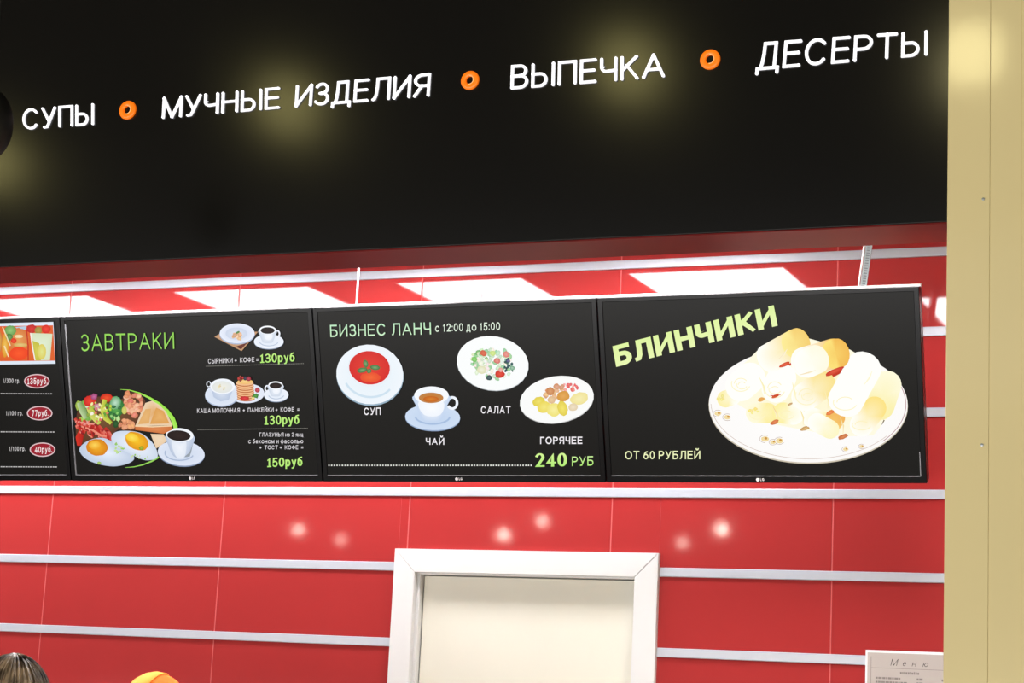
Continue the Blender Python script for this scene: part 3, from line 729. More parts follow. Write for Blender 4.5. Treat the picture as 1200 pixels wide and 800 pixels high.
lettering(D, s, '150руб', (313, 547.2), (313, 536.6), (354.5, 545.8), (354.3, 535.2), LIME, 0.13, col2=(196, 240, 130), tx=0.2, serif=True, gap=0.12)

# screen 3: business lunch
t, s, D = tvs[2]
lettering(D, s, 'БИЗНЕС ЛАНЧ', (387.2, 394.8), (386.6, 380.6), (505.2, 391.6), (504.8, 377.4), (206, 240, 200), 0.125, col2=(190, 232, 196))
lettering(D, s, 'с 12:00 до 15:00', (510.0, 388.8), (510.0, 379.4), (586.2, 386.6), (586.0, 377.2), (226, 240, 222), 0.145)
for a in (('СУП', (426.4, 486.2), (426.4, 477.4), (446.2, 486), (446.2, 477.2)), ('ЧАЙ', (499, 521), (499, 512.8), (520.6, 521), (520.6, 512.8)),
          ('САЛАТ', (563.6, 484.4), (563.6, 475.6), (598.4, 484.2), (598.4, 475.4)), ('ГОРЯЧЕЕ', (633, 520.2), (633, 511.6), (682.4, 520), (682.4, 511.4))):
    lettering(D, s, *a, (240, 236, 240), 0.17)
lettering(D, s, '240', (627, 547), (627, 531), (664.6, 546.2), (664.4, 530.4), LIME, 0.12, col2=(214, 246, 150), tx=0.25, serif=True, gap=0.1)
lettering(D, s, 'РУБ', (670.2, 546), (670.2, 534.8), (695.4, 545.3), (695.4, 534.2), LIME, 0.125, col2=(206, 244, 160))
p = Pic(D); n = 76
for k in range(n):
    x = 385.5+(622.5-385.5)*k/(n-1); p.ell(x, 545.1, 0.95, 0.95, (236, 236, 230), n=8)
p.done('dotted_line', s)
p = Pic(D)
p.ell(433.6, 440.4, 39.5, 35, (150, 176, 196), (190, 206, 220), 8); p.ell(433.4, 438.6, 39.4, 34.9, (240, 246, 252), (226, 240, 248), 8)
p.arc(433, 440, 30, 25, 30, 150, 2.6, (206, 226, 240), 8)
p.ell(433.2, 431.8, 25.6, 21.4, (236, 240, 246), (226, 236, 244), 6); p.ell(433, 430.8, 24, 19.6, (214, 40, 36), (228, 64, 50), 6)
p.ell(434, 442, 12, 6, (232, 76, 40), (244, 104, 50), jit=0.06)
for x, y, rx, ry, r in ((424.5, 433.5, 6, 3, -12), (428.5, 426, 3, 4.6, -12), (439.5, 430.4, 6, 3, 6), (432.6, 434.4, 2.6, 3, 40)):
    p.ell(x, y, rx, ry, (60, 110, 60), (126, 170, 112), r, 0.06)
p.done('picture', s, 'photo of red soup in a white bowl')
p = Pic(D)
p.ell(507, 489.8, 32.2, 15.4, (150, 172, 206), (176, 194, 220), 2); p.ell(507, 488.6, 32.2, 15.2, (206, 222, 244), (190, 210, 238), 2)
p.arc(507, 488, 20, 8.6, 0, 180, 2, (166, 190, 224))
p.arc(530, 472, 5.6, 6.6, -150, 150, 3, (240, 245, 253))
p.spoly([(485.6, 463), (487.5, 475), (492, 486), (498, 493.5), (513, 494), (519, 486), (524, 475), (525.6, 463)], (196, 214, 240), (246, 249, 254))
p.spoly([(491, 470), (519, 470), (516, 486), (497, 486)], (240, 245, 253), (250, 252, 255))
p.ell(505.6, 463, 20.2, 10.4, (248, 251, 255), (236, 242, 250)); p.ell(505.2, 466, 14.4, 6.2, (190, 130, 70), (206, 120, 30)); p.ell(505, 467.4, 9, 3.4, (196, 96, 20), (216, 130, 40))
p.done('picture', s, 'photo of a tea cup on a saucer')
p = Pic(D)
p.ell(577.4, 426, 42.4, 31.8, (200, 206, 210), rot=9); p.ell(577.4, 425.4, 42.2, 31.6, (250, 252, 252), (250, 252, 252), 9)
def z3(x, y): return (530+x/6.96, 385+y/6.96)
p.blobs(34, *z3(215, 260), 9.5, 13, 2, 3.8, [(150, 206, 140), (110, 170, 100), (190, 230, 180), (206, 220, 170)])
p.blobs(90, *z3(335, 290), 25, 18, 1.8, 3.8, [(150, 200, 150), (210, 230, 200), (226, 236, 220), (240, 226, 214), (190, 216, 190)])
p.blobs(14, *z3(460, 300), 7, 8, 1.2, 2.6, [(40, 80, 76), (110, 170, 140), (30, 50, 60)])
for x, y, r, c, cc in ((255, 200, 4, (206, 90, 60), (226, 120, 90)), (440, 210, 4.2, (222, 120, 110), (236, 160, 150)), (365, 262, 4, (206, 100, 90), (240, 160, 150)), (390, 370, 5.6, (200, 44, 36), (232, 80, 60)), (395, 335, 3, (226, 150, 140), (240, 190, 180)),
                       (300, 400, 3.6, (40, 70, 70), (90, 110, 116)), (330, 200, 3.6, (196, 220, 120), (220, 236, 160)), (455, 262, 2.6, (50, 60, 90), (120, 120, 160)), (240, 335, 5.4, (222, 222, 180), (240, 240, 220)), (180, 250, 3.4, (110, 190, 90), (160, 220, 130)), (490, 320, 3.2, (110, 160, 130), (170, 206, 180))):
    p.ell(*z3(x, y), r, r*0.85, c, cc, 20, 0.12, 14)
p.done('picture', s, 'photo of salad on a white plate')
p = Pic(D)
p.ell(652.5, 468.6, 43.8, 27.4, (206, 206, 206), rot=-9); p.ell(652.5, 467.8, 43.6, 27.2, (250, 251, 250), (250, 251, 250), -9)
p.blobs(16, *z3(960, 480), 9.5, 4.6, 1, 2.6, [(226, 120, 110), (240, 160, 150), (222, 90, 90)])
p.blobs(20, *z3(850, 520), 15, 8, 2, 4, [(206, 150, 110), (226, 176, 130), (214, 140, 90), (240, 206, 160)], jit=0.15)
for x, y, rx, ry, c, cc in ((705, 595, 7.4, 5.8, (226, 206, 70), (240, 226, 110)), (750, 640, 8, 6.6, (236, 216, 90), (244, 232, 130)), (905, 550, 7.6, 6.2, (214, 150, 60), (230, 170, 90)), (1035, 570, 11, 7, (240, 226, 150), (246, 238, 180)),
                            (830, 660, 8.4, 8, (240, 226, 120), (248, 240, 160)), (900, 650, 6, 9, (226, 206, 80), (244, 230, 110)), (985, 640, 5.4, 4.6, (226, 206, 170), (240, 226, 200)), (800, 510, 4.8, 5, (200, 130, 80), (222, 160, 110)), (810, 580, 4.8, 4.2, (222, 180, 140), (236, 206, 160))):
    p.ell(*z3(x, y), rx, ry, c, cc, -14, 0.07, 18)
p.done('picture', s, 'photo of potatoes and meat on an oval white plate')

# screen 4: rolled pancakes
t, s, D = tvs[3]
lettering(D, s, 'БЛИНЧИКИ', (722.2, 429.8), (717.6, 405.6), (911.4, 381.4), (906.6, 357.4), (232, 246, 176), 0.21, col2=(222, 244, 160), tx=0.27, gap=0.12)
lettering(D, s, 'ОТ 60 РУБЛЕЙ', (732.6, 538), (732.6, 528.2), (820.6, 537.8), (820.6, 528), (238, 244, 190), 0.155)
p = Pic(D)
def z5(x, y): return (820+x/3.636, 360+y/3.636)
p.ell(947.2, 474.8, 116.8, 68.6, (206, 196, 176), (210, 200, 190), 0.6, n=64); p.ell(947.2, 473.8, 116.4, 68, (252, 250, 248), (254, 254, 254), 0.6, n=64)
p.arc(946.6, 472, 113.5, 65.5, 35, 178, 0.6, (206, 186, 176), 0.6, 40)
p.arc(946.6, 473, 115, 67, -28, 40, 0.8, (176, 130, 136), 0.6, 30)
for x, y, w in ((78, 452, 36), (118, 468, 36), (278, 560, 40), (340, 568, 38), (312, 574, 30), (622, 604, 28), (690, 592, 24)):
    cx, cy = z5(x, y)
    p.ell(cx, cy, w/9, w/13, (240, 214, 150), (246, 230, 180), n=12, jit=0.1); p.arc(cx, cy, w/6.4, w/9, random.uniform(0, 90), 300, 0.45, (170, 140, 120), n=12); p.ell(cx+1, cy-0.6, w/22, w/26, (206, 150, 70), n=8)
def roll(a, b, w, c_a, c_b, cc=None, endr=0.5):
    """a wrapped pancake: rounded bar from a to b"""
    dx, dy = b[0]-a[0], b[1]-a[1]; ln = math.hypot(dx, dy); ux, uy = dx/ln, dy/ln; pts = []; cl = []
    n = 9
    for k in range(n+1):
        t_ = math.pi/2+math.pi*k/n; pts.append((a[0]+ux*w*endr*math.cos(t_)-uy*w/2*math.sin(t_), a[1]+uy*w*endr*math.cos(t_)+ux*w/2*math.sin(t_))); cl.append(c_a)
    for k in range(n+1):
        t_ = -math.pi/2+math.pi*k/n; pts.append((b[0]+ux*w*endr*math.cos(t_)-uy*w/2*math.sin(t_), b[1]+uy*w*endr*math.cos(t_)+ux*w/2*math.sin(t_))); cl.append(c_b)
    p.poly(pts, tuple(min(c_a[q_i], c_b[q_i]) for q_i in range(3)), cc or tuple((u+v)//2 for u, v in zip(c_a, c_b)))
    for i, c in enumerate(cl): p.c[len(p.c)-len(cl)+i] = lin(c)
WB, YB_, OR = (255, 255, 250), (250, 236, 150), (236, 170, 70)
# heap body and dark gaps
p.poly([z5(x, y) for x, y in ((120, 300), (210, 220), (270, 160), (420, 120), (640, 180), (770, 260), (830, 350), (800, 470), (740, 545), (600, 550), (430, 520), (300, 495), (140, 400))], (254, 250, 226), (253, 246, 206))
for x, y, rx, ry, c in ((365, 245, 10, 3.4, (206, 60, 30)), (560, 285, 16, 3.6, (196, 50, 26)), (560, 450, 6, 3.4, (190, 70, 30)), (320, 488, 6, 3, (206, 100, 40)), (322, 378, 6, 2.4, (214, 90, 40)), (610, 550, 6, 2.6, (206, 110, 60)), (450, 515, 6, 2.4, (200, 150, 90)), (262, 392, 4, 2.4, (232, 170, 90))):
    p.ell(*z5(x, y), rx, ry, c, c, -20, 0.1, 14)
roll(z5(770, 420), z5(800, 330), 33, (250, 240, 170), (254, 250, 220))
roll(z5(690, 500), z5(745, 430), 28, WB, (252, 226, 130))
roll(z5(545, 495), z5(480, 470), 24, (254, 236, 140), WB)
roll(z5(560, 500), z5(580, 470), 22, (250, 214, 120), (242, 180, 90))
roll(z5(500, 490), z5(555, 520), 22, WB, (253, 246, 196))
roll(z5(240, 450), z5(290, 450), 24, (254, 250, 220), (252, 238, 160))
roll(z5(355, 450), z5(400, 455), 25, (252, 240, 160), WB)
roll(z5(110, 390), z5(140, 380), 20, (252, 240, 170), WB)
roll(z5(450, 380), z5(520, 330), 33, WB, (250, 226, 140))
roll(z5(325, 345), z5(350, 300), 34, WB, WB)
roll(z5(175, 335), z5(215, 300), 36, WB, WB)
roll(z5(620, 400), z5(700, 255), 42, WB, WB, endr=0.42)
roll(z5(290, 220), z5(415, 150), 34, WB, (248, 220, 120), endr=0.34)
roll(z5(395, 160), z5(425, 145), 33, (252, 236, 150), (244, 206, 110), endr=0.36)
roll(z5(440, 235), z5(575, 195), 35, WB, (246, 200, 90), endr=0.4)
roll(z5(570, 200), z5(590, 195), 35, (252, 226, 120), (242, 186, 80), endr=0.38)
roll(z5(455, 240), z5(500, 220), 34, WB, (254, 250, 226), endr=0.4)
# folds seen at the roll ends
for x, y, rx, ry, r in ((175, 325, 11, 9, 0), (180, 330, 6, 5, 0), (320, 345, 12, 11, 0), (320, 350, 7, 5, 0), (455, 375, 13, 11, 0), (460, 378, 7, 5, 0), (620, 405, 14, 9, 0), (245, 455, 9, 6, 0), (370, 455, 9, 6, 0), (690, 500, 11, 6, 0)):
    p.arc(*z5(x, y), rx, ry, 20, 200, 1.1, (253, 244, 200), r, 14); p.arc(*z5(x, y), rx*0.7, ry*0.7, 180, 330, 0.9, (252, 240, 190), r, 10)
for a, b, c_ in (((335, 222), (372, 178), (246, 226, 190)), ((425, 288), (495, 268), (240, 214, 170)), ((255, 300), (275, 370), (246, 232, 150)), ((395, 320), (400, 400), (250, 236, 160)),
                 ((535, 360), (545, 430), (246, 226, 140)), ((700, 330), (735, 270), (252, 244, 200)), ((600, 470), (610, 540), (240, 206, 120)), ((430, 440), (440, 500), (244, 220, 130)), ((310, 420), (330, 480), (242, 200, 110))):
    p.strip([z5(*a), z5((a[0]+b[0])/2+6, (a[1]+b[1])/2), z5(*b)], [0.6, 2.0, 0.6], c_, (254, 248, 220))
for x, y, rx, ry, c in ((362, 243, 7, 2.2, (206, 70, 36)), (575, 272, 12, 2.8, (200, 56, 30)), (322, 378, 5, 1.8, (206, 84, 44)), (555, 448, 5, 2.4, (222, 120, 60)), (612, 552, 6, 2.2, (196, 110, 60)), (320, 488, 5, 2.2, (206, 110, 60)), (450, 517, 5, 1.8, (200, 160, 100)), (385, 412, 3, 1.2, (190, 150, 100))):
    p.ell(*z5(x, y), rx, ry, c, tuple(min(255, q+30) for q in c), -24, 0.12, 14)
p.blobs(8, *z5(90, 385), 5, 3, 1.2, 2.6, [(236, 220, 130), (244, 230, 160)]); p.blobs(8, *z5(230, 440), 8, 4, 1.0, 2.4, [(240, 226, 130), (246, 214, 120)])
p.strip([z5(776, 500), z5(786, 480)], [0.5, 1.4], (90, 60, 40))
p.strip([z5(300, 375), z5(320, 378), z5(345, 372)], [0.6, 1.8, 0.6], (206, 70, 30))
p.done('picture', s, 'photo of rolled pancakes heaped on a decorated plate')

# suspension: rods and a slotted strut, up to the kitchen ceiling
def rod(x, y, z0, label):
    t = tag(empty('hanging_rod', (x, y, z0)), label, 'rod', 'rods that carry the menu screens')
    bm = B(); tube(bm, [(0, 0, 0), (0, 0, ZC-z0)], 0.0034, 10); obj('shaft', bm, M['rod'], t, smooth=True)
    bm = B(); lathe(bm, [(0, 0.0), (0.011, 0.0), (0.011, 0.008), (0, 0.008)], 6); obj('nut', bm, M['steel'], t, (0, 0, ZC-z0-0.0081))
YS = YT+0.045
a = at(418, 352, YS)
rod(a.x, YS, a.z-0.045, 'thin white rod hanging above the lunch screen')
rod(X0+TVW*0.15, YS, a.z-0.045, 'thin white rod hanging above the drinks screen, left of the frame')
a = at(1010.5, 336, YS); b = at(1018, 283, YS)
d = (b-a); d = d/d.z
z0 = a.z-0.035; base = a+d*(z0-a.z); LEN = (ZC-z0)
t = tag(empty('slotted_strut', base), 'slanting slotted grey steel strut above the right end of the pancake screen', 'strut')
bm = B()
wst = 0.0125
def sl(x0, x1, y0, y1, za, zb):
    vs0 = box(bm, x0, x1, y0, y1, za, zb)
sl(-wst, -wst+0.003, -0.008, 0.010, 0, LEN); obj('edge_flange', bm, M['rod'], t)
bm = B(); sl(-wst+0.0056, wst, 0.003, 0.0045, 0, LEN); obj('back_strip', bm, M['backstrip'], t)
bm = B(); sl(-wst+0.0056, -wst+0.010, 0, 0.0025, 0, LEN); sl(wst-0.004, wst, 0, 0.0025, 0, LEN)
k = 0
while 0.008*k < LEN-0.006:
    sl(-wst+0.0098, wst-0.0042, 0.0002, 0.0023, 0.008*k, 0.008*k+0.0042); k += 1
obj('slotted_web', bm, M['strutsteel'], t)
t.rotation_euler = (0, math.atan(d.x), 0)

# ---------------------------------------------------------------- black sign fascia with raised letters
YF = -1.718
ZF = 1.62+1.171
sign = tag(empty('sign_fascia', (-4.0, YF, ZF)), 'long glossy black overhead sign fascia with white raised words and orange rings', 'sign')
XR = at(1112.5, 60, YF).x
bm = B(); box(bm, -9.0+4.0, XR+4.0, 0, 0.19, 0, 4.25-ZF, 0.002, 2)
obj('panel', bm, M['black'], sign)
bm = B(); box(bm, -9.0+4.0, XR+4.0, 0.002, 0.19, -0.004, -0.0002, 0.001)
o = obj('underside_panel', bm, M['under'], sign); o['label'] = 'glossy underside coloured with the reflection of the red wall'
def sign_word(body, bl, tl, br, tr, bold=0.115):
    vs_, fs = text_mesh(body, 0.105, 0.118, 1.0, True, 0.14)
    x0 = min(v.x for v in vs_); x1 = max(v.x for v in vs_)
    # Ц/Д feet hang below the baseline, so heights are measured from the baseline
    P = [at(*q, YF) for q in (bl, br, tl, tr)]
    def mp(v):
        s = (v.x-x0)/(x1-x0); t = v.y/_cap
        w = P[0]*(1-s)*(1-t)+P[1]*s*(1-t)+P[2]*(1-s)*t+P[3]*s*t
        return Vector((w.x+4.0, -0.001-(v.z+0.5)*0.0045, w.z-ZF))
    for i, ch in enumerate(body):
        if ch == ' ': continue
        faces = [f for f, m_ in fs if m_ == i]; idx = sorted({a for f in faces for a in f}); rm = {a: k for k, a in enumerate(idx)}
        if not idx: continue
        me = bpy.data.meshes.new('letter'); me.from_pydata([mp(vs_[a]) for a in idx], [], [tuple(rm[a] for a in f) for f in faces])
        me.materials.append(M['letter']); link(bpy.data.objects.new('letter', me), sign)
sign_word('СУПЫ', (27.6, 152.6), (27.4, 128.2), (110.8, 146.6), (110.9, 121.4))
sign_word('МУЧНЫЕ', (190.6, 139.6), (192, 114.4), (328.6, 127.4), (328.8, 102.4))
sign_word('ИЗДЕЛИЯ', (346.2, 126.2), (348, 100.2), (503.8, 113.4), (505.6, 86.0))
sign_word('ВЫПЕЧКА', (599, 105.2), (599.8, 77.0), (779.6, 90.8), (779.8, 62.4))
sign_word('ДЕСЕРТЫ', (886, 83), (889.4, 50.6), (1087.4, 65.4), (1087.6, 36.0))
def ring(cx, cy, r):
    c = at(cx, cy, YF); e = at(cx+r, cy, YF); rr = (e-c).length*0.98
    bm = B(); n = 40
    prof = [(rr*0.42, -0.001), (rr*0.42, -0.006), (rr*0.46, -0.008), (rr*0.94, -0.008), (rr, -0.005), (rr, -0.001)]
    rings = [[bm.verts.new((pr*math.cos(2*math.pi*k/n), py, pr*math.sin(2*math.pi*k/n))) for k in range(n)] for pr, py in prof]
    for a, b in zip(rings, rings[1:]+rings[:1]):
        for k in range(n): bm.faces.new((a[k], a[(k+1) % n], b[(k+1) % n], b[k]))
    bmesh.ops.recalc_face_normals(bm, faces=bm.faces)
    o = obj('ring', bm, M['ring'], sign, (c.x+4.0, 0, c.z-ZF), True); o['label'] = 'orange ring between two words'
    bm = B()
    pts = [(rr*0.45*math.cos(a_), -0.0085, rr*0.45*math.sin(a_)) for a_ in [math.radians(-100+10*k) for k in range(20)]]
    tube(bm, pts, 0.0012, 6); obj('inner_lip', bm, M['ringlight'], o)
ring(150.5, 129.4, 9.6); ring(551.4, 94.6, 10.6); ring(832.6, 70.2, 11.9)

# ---------------------------------------------------------------- beige metal clad column at the right
YC = -1.80
cl = empty('column', (0, 0, 0))
tag(cl, 'glossy beige metal clad column at the right edge beside the black sign', 'column')
xa = at(1112.6, 0, YC).x; xb = at(1160.5, 0, YC).x; xc = at(1197.5, 0, YC).x
xa2 = at(1105.0, 760, YC).x
xa = (xa+xa2)/2
def slab(x0, x1, y0=YC, y1=YC+0.05, bev=0.0012):
    bm = B(); box(bm, x0, x1, y0, y1, 0, 4.25, bev, 3)
    obj('metal_panel', bm, M['column'], cl, smooth=False)
slab(xa, xb+0.001, YC); slab(xb+0.001, xc, YC+0.0012); slab(xc, xc+0.30, YC); slab(xc+0.302, xc+0.60)
bm = B(); box(bm, xa+0.002, xc+0.598, YC+0.02, YC+0.62, 0, 4.25); obj('core', bm, M['column'], cl)
for z in (1.62+1.20, 1.62+0.62):
    bm = B(); lathe(bm, [(0, 0), (0.0035, 0), (0.0035, 0.002), (0, 0.0025)], 10)
    o = obj('screw', bm, M['steel'], cl, (xb-0.014, YC-0.0005, z)); o.rotation_euler = (math.radians(90), 0, 0)

# ---------------------------------------------------------------- menu sheet on the wall
a = at(1014.5, 761, -0.012)
mw, mh = 0.33, 0.45
mn = tag(empty('menu_sheet', (a.x, -0.012, a.z-mh)), 'grey printed menu sheet on the red wall beside the beige column', 'menu')
bm = B(); box(bm, 0, mw, -0.0015, 0.0035, 0, mh, 0.001); obj('holder', bm, M['acrylic'], mn)
sh = obj('paper_sheet', box(B(), 0.007, mw-0.007, -0.003, -0.0016, 0.004, mh-0.008), M['paper'], mn)
def flat_text(body, x0, x1, z, h, m, parent, y=-0.0034, bold=0.09, shear=0.0):
    vs_, fs = text_mesh(body, bold); a0 = min(v.x for v in vs_); a1 = max(v.x for v in vs_)
    me = bpy.data.meshes.new('lettering')
    me.from_pydata([Vector((x0+(x1-x0)*(v.x-a0)/(a1-a0)+shear*v.y/_cap*h, y, z+v.y/_cap*h)) for v in vs_], [], [f for f, _ in fs])
    me.materials.append(m); link(bpy.data.objects.new('lettering', me), parent)
for ch, x0, x1, h in (('М', 0.081, 0.101, 0.021), ('е', 0.119, 0.129, 0.017), ('н', 0.149, 0.161, 0.017), ('ю', 0.183, 0.199, 0.017)):
    flat_text(ch, x0, x1, mh-0.047, h, M['ink'], sh, shear=0.25)
bm = B(); box(bm, 0.018, 0.0195, -0.0036, -0.0031, 0.01, mh-0.02); box(bm, 0.018, mw-0.012, -0.0036, -0.0031, mh-0.0565, mh-0.0553); obj('ruled_line', bm, M['fadedink'], sh)
bm = B(); x = 0.112
while x < 0.168:
    w = random.uniform(0.003, 0.0065); box(bm, x, x+w, -0.0036, -0.0031, mh-0.073, mh-0.0655+random.uniform(-0.001, 0.001)); x += w+0.0016
obj('heading_strokes', bm, M['fadedink'], sh)
bm = B()
for k in range(24):
    z = mh-0.0905-0.0125*k
    if z < 0.03: break
    x = 0.034; xe = 0.034+random.choice([0.08, 0.1, 0.095, 0.06])
    while x < xe:
        w = random.uniform(0.004, 0.012); box(bm, x, x+w, -0.0036, -0.0031, z, z+0.0062); x += w+0.0018
    for xx in (0.165, 0.243):
        box(bm, xx, xx+0.006, -0.0036, -0.0031, z, z+0.0064); box(bm, xx+0.008, xx+0.0185, -0.0036, -0.0031, z, z+0.0064)
o = obj('small_print', bm, M['fadedink'], sh); o['kind'] = 'stuff'

# ---------------------------------------------------------------- dark round lamp shade at the left edge
c = at(-14, 146, -2.3)
t = tag(empty('pendant_lamp', (c.x, -2.3, c.z)), 'dark round lamp shade cut by the left edge before the black sign', 'lamp')
e = at(9.5, 146, -2.3); R0 = (e-c).length
bm = B(); prof = [(0.012, R0*1.5)]+[(R0*math.sin(a), R0*1.5*math.cos(a)) for a in [math.radians(12+8*k) for k in range(20)]]
lathe(bm, prof, 36); obj('shade', bm, M['shade'], t, smooth=True)
bm = B(); tube(bm, [(0, 0, R0*1.4), (0, 0, 4.25-c.z)], 0.004, 8); obj('cord', bm, M['shade'], t)

# ---------------------------------------------------------------- people (only the crowns of their heads reach the picture)
def skin_mesh(verts, edges, name, material, parent=None, levels=2):
    me = bpy.data.meshes.new(name); me.from_pydata([v[:3] for v in verts], edges, [])
    o = bpy.data.objects.new(name, me); C.objects.link(o)
    sk = o.modifiers.new('s', 'SKIN'); sk.use_smooth_shade = True
    for i, v in enumerate(verts):
        me.skin_vertices[0].data[i].radius = (v[3], v[4] if len(v) > 4 else v[3])
    me.skin_vertices[0].data[0].use_root = True
    sb = o.modifiers.new('u', 'SUBSURF'); sb.levels = levels; sb.render_levels = levels
    bpy.context.view_layer.update()
    m2 = bpy.data.meshes.new_from_object(o.evaluated_get(bpy.context.evaluated_depsgraph_get()))
    bpy.data.objects.remove(o)
    for p_ in m2.polygons: p_.use_smooth = True
    m2.materials.clear(); m2.materials.append(material)
    return m2
def head_bm(bm, zc, face):
    """a head 0.235 m high centred at zc; face = -1 looks to -y, +1 to +y"""
    nu, nv = 32, 24; rings = []
    for j in range(nv+1):
        th = math.pi*j/nv; ring_ = []
        for i in range(nu):
            ph = 2*math.pi*i/nu
            x, y, z = math.sin(th)*math.sin(ph), -math.sin(th)*math.cos(ph), math.cos(th)
            X = 0.077*x; Y = 0.096*y; Z = 0.117*z
            if z < 0:
                X *= 1-0.34*(-z)**1.5; Y = Y*(1-0.15*(-z)) - 0.012*(-z)
            fr = max(0, -y)
            Y -= 0.024*math.exp(-((x/0.16)**2+((z+0.16)/0.16)**2))*fr            # nose
            Y -= 0.008*math.exp(-((x/0.1)**2+((z-0.02)/0.22)**2))*fr
            for sx_ in (-0.4, 0.4): Y += 0.010*math.exp(-(((x-sx_)/0.2)**2+((z-0.03)/0.12)**2))*fr   # eye sockets
            Y -= 0.006*math.exp(-((x/0.26)**2+((z+0.5)/0.09)**2))*fr; Y -= 0.010*math.exp(-((x/0.3)**2+((z+0.86)/0.14)**2))*fr
            ring_.append(bm.verts.new((X, Y*(-face), Z+zc) if face > 0 else (X, Y, Z+zc)))
        rings.append(ring_)
    for a_, b_ in zip(rings, rings[1:]):
        for k_ in range(nu):
            try: bm.faces.new((a_[k_], a_[(k_+1) % nu], b_[(k_+1) % nu], b_[k_]))
            except ValueError: pass
    for sx_ in (-1, 1):      # ears
        tube(bm, [(sx_*0.072, 0.008, zc-0.035), (sx_*0.086, 0.014, zc-0.015), (sx_*0.09, 0.018, zc+0.012), (sx_*0.078, 0.008, zc+0.022)], [0.006, 0.009, 0.011, 0.006], 8)
def person(x, y, top, face, label, shirt, bottom, hat):
    H = top; t = tag(empty('person', (x, y, 0)), label, 'person')
    zc = H-0.117-0.012
    s_ = H/1.68
    f = face
    V = [(0, 0, 0.95*s_, 0.125, 0.10), (0, 0, 1.10*s_, 0.12, 0.09), (0, 0.0, 1.27*s_, 0.14, 0.095), (0, 0, 1.38*s_, 0.12, 0.075), (0, 0, 1.45*s_, 0.052, 0.052), (0, f*0.012, zc-0.04, 0.05, 0.05)]
    Ed = [(0, 1), (1, 2), (2, 3), (3, 4), (4, 5)]
    for sx_ in (-1, 1):
        i = len(V)
        V += [(sx_*0.17, 0, 1.385*s_, 0.052), (sx_*0.22, f*-0.01, 1.10*s_, 0.040), (sx_*0.21, f*0.17, 0.98*s_, 0.031), (sx_*0.19, f*0.25, 0.965*s_, 0.024, 0.03)]
        Ed += [(3, i), (i, i+1), (i+1, i+2), (i+2, i+3)]
        h0 = i+3; hx, hy, hz = V[h0][:3]
        for k in range(4):
            j = len(V); ox = (k-1.5)*0.019; L_ = (0.068, 0.078, 0.074, 0.058)[k]
            V += [(hx+ox, hy+f*0.055, hz, 0.0095), (hx+ox*1.1, hy+f*(0.055+L_*0.5), hz-0.008, 0.0085), (hx+ox*1.1, hy+f*(0.055+L_), hz-0.028, 0.007)]
            Ed += [(h0, j), (j, j+1), (j+1, j+2)]
        j = len(V)
        V += [(hx-sx_*0.03, hy+f*0.02, hz-0.006, 0.011), (hx-sx_*0.052, hy+f*0.05, hz-0.014, 0.0095)]
        Ed += [(h0, j), (j, j+1)]
        i = len(V)
        V += [(sx_*0.09, 0, 0.88*s_, 0.088), (sx_*0.10, f*0.01, 0.48*s_, 0.055), (sx_*0.105, -f*0.02, 0.10, 0.038), (sx_*0.11, f*0.09, 0.04, 0.036, 0.03), (sx_*0.115, f*0.15, 0.032, 0.032, 0.024)]
        Ed += [(0, i), (i, i+1), (i+1, i+2), (i+2, i+3), (i+3, i+4)]
    me = skin_mesh(V, Ed, 'body', M['skin'])
    bm = B(); bm.from_mesh(me); bpy.data.meshes.remove(me)
    head_bm(bm, zc, f)
    body = obj('body', bm, M['skin'], t, smooth=True)
    # clothes
    def clothes(name, keep, grow, m):
        V2 = [V[i][:3]+tuple(q+grow for q in (V[i][3:] if len(V[i]) > 4 else (V[i][3], V[i][3]))) for i in keep]; rm = {a_: k_ for k_, a_ in enumerate(keep)}
        E2 = [(rm[a_], rm[b_]) for a_, b_ in Ed if a_ in rm and b_ in rm]
        me2 = skin_mesh(V2, E2, name, m); link(bpy.data.objects.new(name, me2), t)
    nA = 4+4*3+2; nL = 5; a1, a2 = 6, 6+nA+nL
    clothes('shirt', [0, 1, 2, 3, a1, a1+1, a1+2, a2, a2+1, a2+2], 0.010, shirt)
    clothes('trousers', [0, a1+nA, a1+nA+1, a1+nA+2, a2+nA, a2+nA+1, a2+nA+2], 0.013, bottom)
    for q in (a1+nA, a2+nA): clothes('shoe', [q+2, q+3, q+4], 0.011, M['shoe'])
    # face
    for sx_ in (-1, 1):
        bm = B(); bmesh.ops.create_uvsphere(bm, u_segments=14, v_segments=10, radius=0.0125)
        e_ = obj('eye', bm, M['eye'], body, (sx_*0.031, f*0.076, zc+0.003), True)
        bm = B(); bmesh.ops.create_uvsphere(bm, u_segments=12, v_segments=8, radius=0.0062)
        obj('iris', bm, M['iris'], body, (sx_*0.031, f*0.0843, zc+0.003), True)
        bm = B(); tube(bm, [(sx_*0.017, f*0.094, zc+0.020), (sx_*0.032, f*0.091, zc+0.026), (sx_*0.048, f*0.08, zc+0.020)], [0.002, 0.0035, 0.0018], 6); obj('eyebrow', bm, M['hair'], body)
    bm = B(); tube(bm, [(-0.024, f*0.093, zc-0.058), (-0.008, f*0.103, zc-0.055), (0.008, f*0.103, zc-0.055), (0.024, f*0.093, zc-0.058)], [0.002, 0.005, 0.005, 0.002], 8); obj('mouth', bm, M['lip'], body)
    # hair
    bm = B(); nu, nv = 40, 18; rings = []
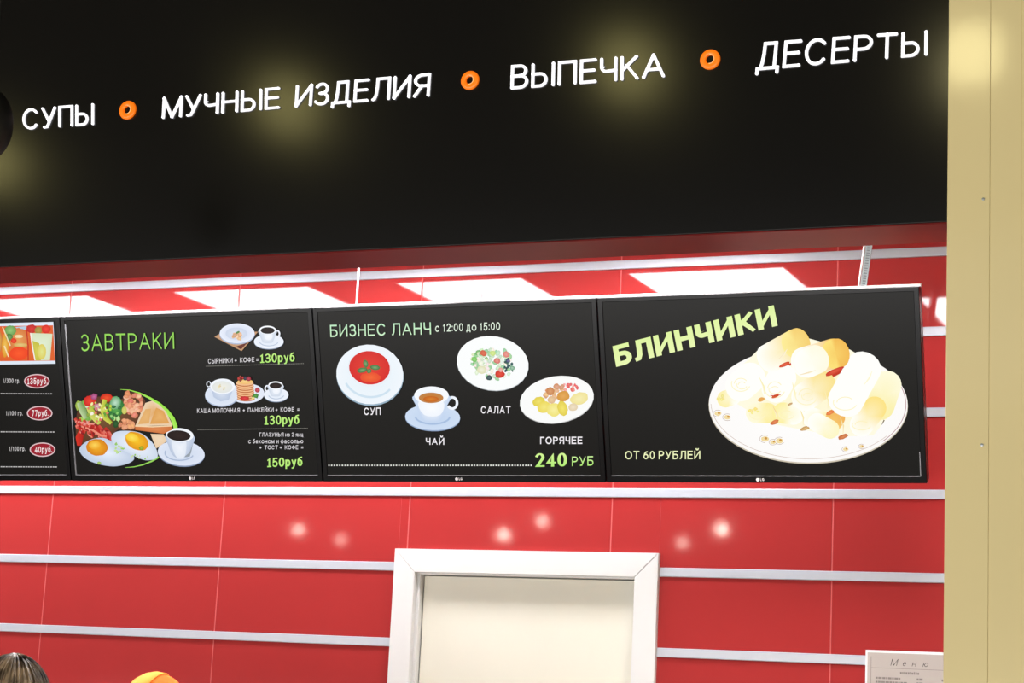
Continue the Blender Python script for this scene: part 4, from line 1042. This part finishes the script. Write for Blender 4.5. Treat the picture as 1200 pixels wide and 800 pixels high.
    for j in range(nv+1):
        th = math.radians(1+ (125 if not hat else 118)*j/nv); rg = []
        for i in range(nu):
            ph = 2*math.pi*i/nu; yy = -math.cos(ph)
            lim = 1.0
            frt = max(0, yy*f)   # toward the face
            thx = th*(1-0.52*frt)
            x_, y_, z_ = math.sin(thx)*math.sin(ph), -math.sin(thx)*math.cos(ph), math.cos(thx)
            g_ = 1+0.012*math.sin(ph*22+j*0.4)
            rg.append(bm.verts.new((x_*0.089*g_, y_*0.108*g_, zc+z_*(0.127 if not hat else 0.121)*g_)))
        rings.append(rg)
    for a_, b_ in zip(rings, rings[1:]):
        for k_ in range(nu): bm.faces.new((a_[k_], a_[(k_+1) % nu], b_[(k_+1) % nu], b_[k_]))
    bm.faces.new(rings[0][::-1])
    if not hat:
        for k_ in range(200):    # loose strands combed over the crown
            ph = random.uniform(0, 2*math.pi); pts = []; dph = random.uniform(-0.25, 0.25); rr_ = random.uniform(1.0, 1.035)
            for j in range(9):
                th = math.radians(4+14*j); a_ = ph+dph*j/8; frt = max(0, -math.cos(a_)*f); th *= (1-0.5*frt)
                pts.append((math.sin(th)*math.sin(a_)*0.090*rr_, -math.sin(th)*math.cos(a_)*0.109*rr_, zc+math.cos(th)*0.128*rr_))
            tube(bm, pts, [0.0016]*8+[0.0006], 4, False)
    obj('hair', bm, M['hair'], body, smooth=True)
    if hat:
        # soft cap: gathered orange crown and a lighter turned-up band
        bm = B(); nu = 48; rings = []
        for j in range(13):
            th = math.radians(2+7.4*j); rg = []
            for i in range(nu):
                ph = 2*math.pi*i/nu; g_ = 1+0.014*math.sin(ph*9)*math.sin(th)
                x_, y_, z_ = math.sin(th)*math.sin(ph), -math.sin(th)*math.cos(ph), math.cos(th)
                rg.append(bm.verts.new((x_*0.099*g_, y_*0.115*g_, zc+0.012+z_*0.112*g_)))
            rings.append(rg)
        for a_, b_ in zip(rings, rings[1:]):
            for k_ in range(nu): bm.faces.new((a_[k_], a_[(k_+1) % nu], b_[(k_+1) % nu], b_[k_]))
        bm.faces.new(rings[0][::-1])
        cap = obj('cap', bm, M['hat'], body, smooth=True); cap['label'] = 'orange cap with a lighter orange band'
        # broad curved band crossing the crown from the left side
        bm = B(); rows = []
        for i in range(25):
            u_ = i/24; a_ = math.radians(-86+172*u_)
            row = []
            for w_ in (0, 0.33, 0.66, 1):
                # great-circle band leaning to the viewer's left
                bb = math.radians(-30+46*w_*math.sin(math.pi*min(1, max(0.02, u_+0.12)))**0.6)
                vx = math.sin(bb); c_ = math.cos(bb)
                vy = math.sin(a_)*c_; vz = math.cos(a_)*c_
                row.append(bm.verts.new((vx*0.104, vy*0.12, zc+0.012+vz*0.117)))
            rows.append(row)
        for a_, b_ in zip(rows, rows[1:]):
            for k_ in range(3): bm.faces.new((a_[k_], a_[k_+1], b_[k_+1], b_[k_]))
        o = obj('cap_band', bm, M['hatband'], cap, smooth=True)
        md = o.modifiers.new('s', 'SOLIDIFY'); md.thickness = 0.003
    return t
h1 = at(24, 769, -2.3)
person(h1.x-0.015, -2.3, h1.z+0.004, 1, 'person with brown blonde-streaked hair seen from behind, crown only, bottom left corner', M['greycloth'], M['jeans'], False)
h2 = at(185, 785, -1.0)
person(h2.x, -1.0, h2.z-0.004, -1, 'person in an orange cap whose top shows at the bottom edge, left of the door', M['orangecloth'], M['jeans'], True)
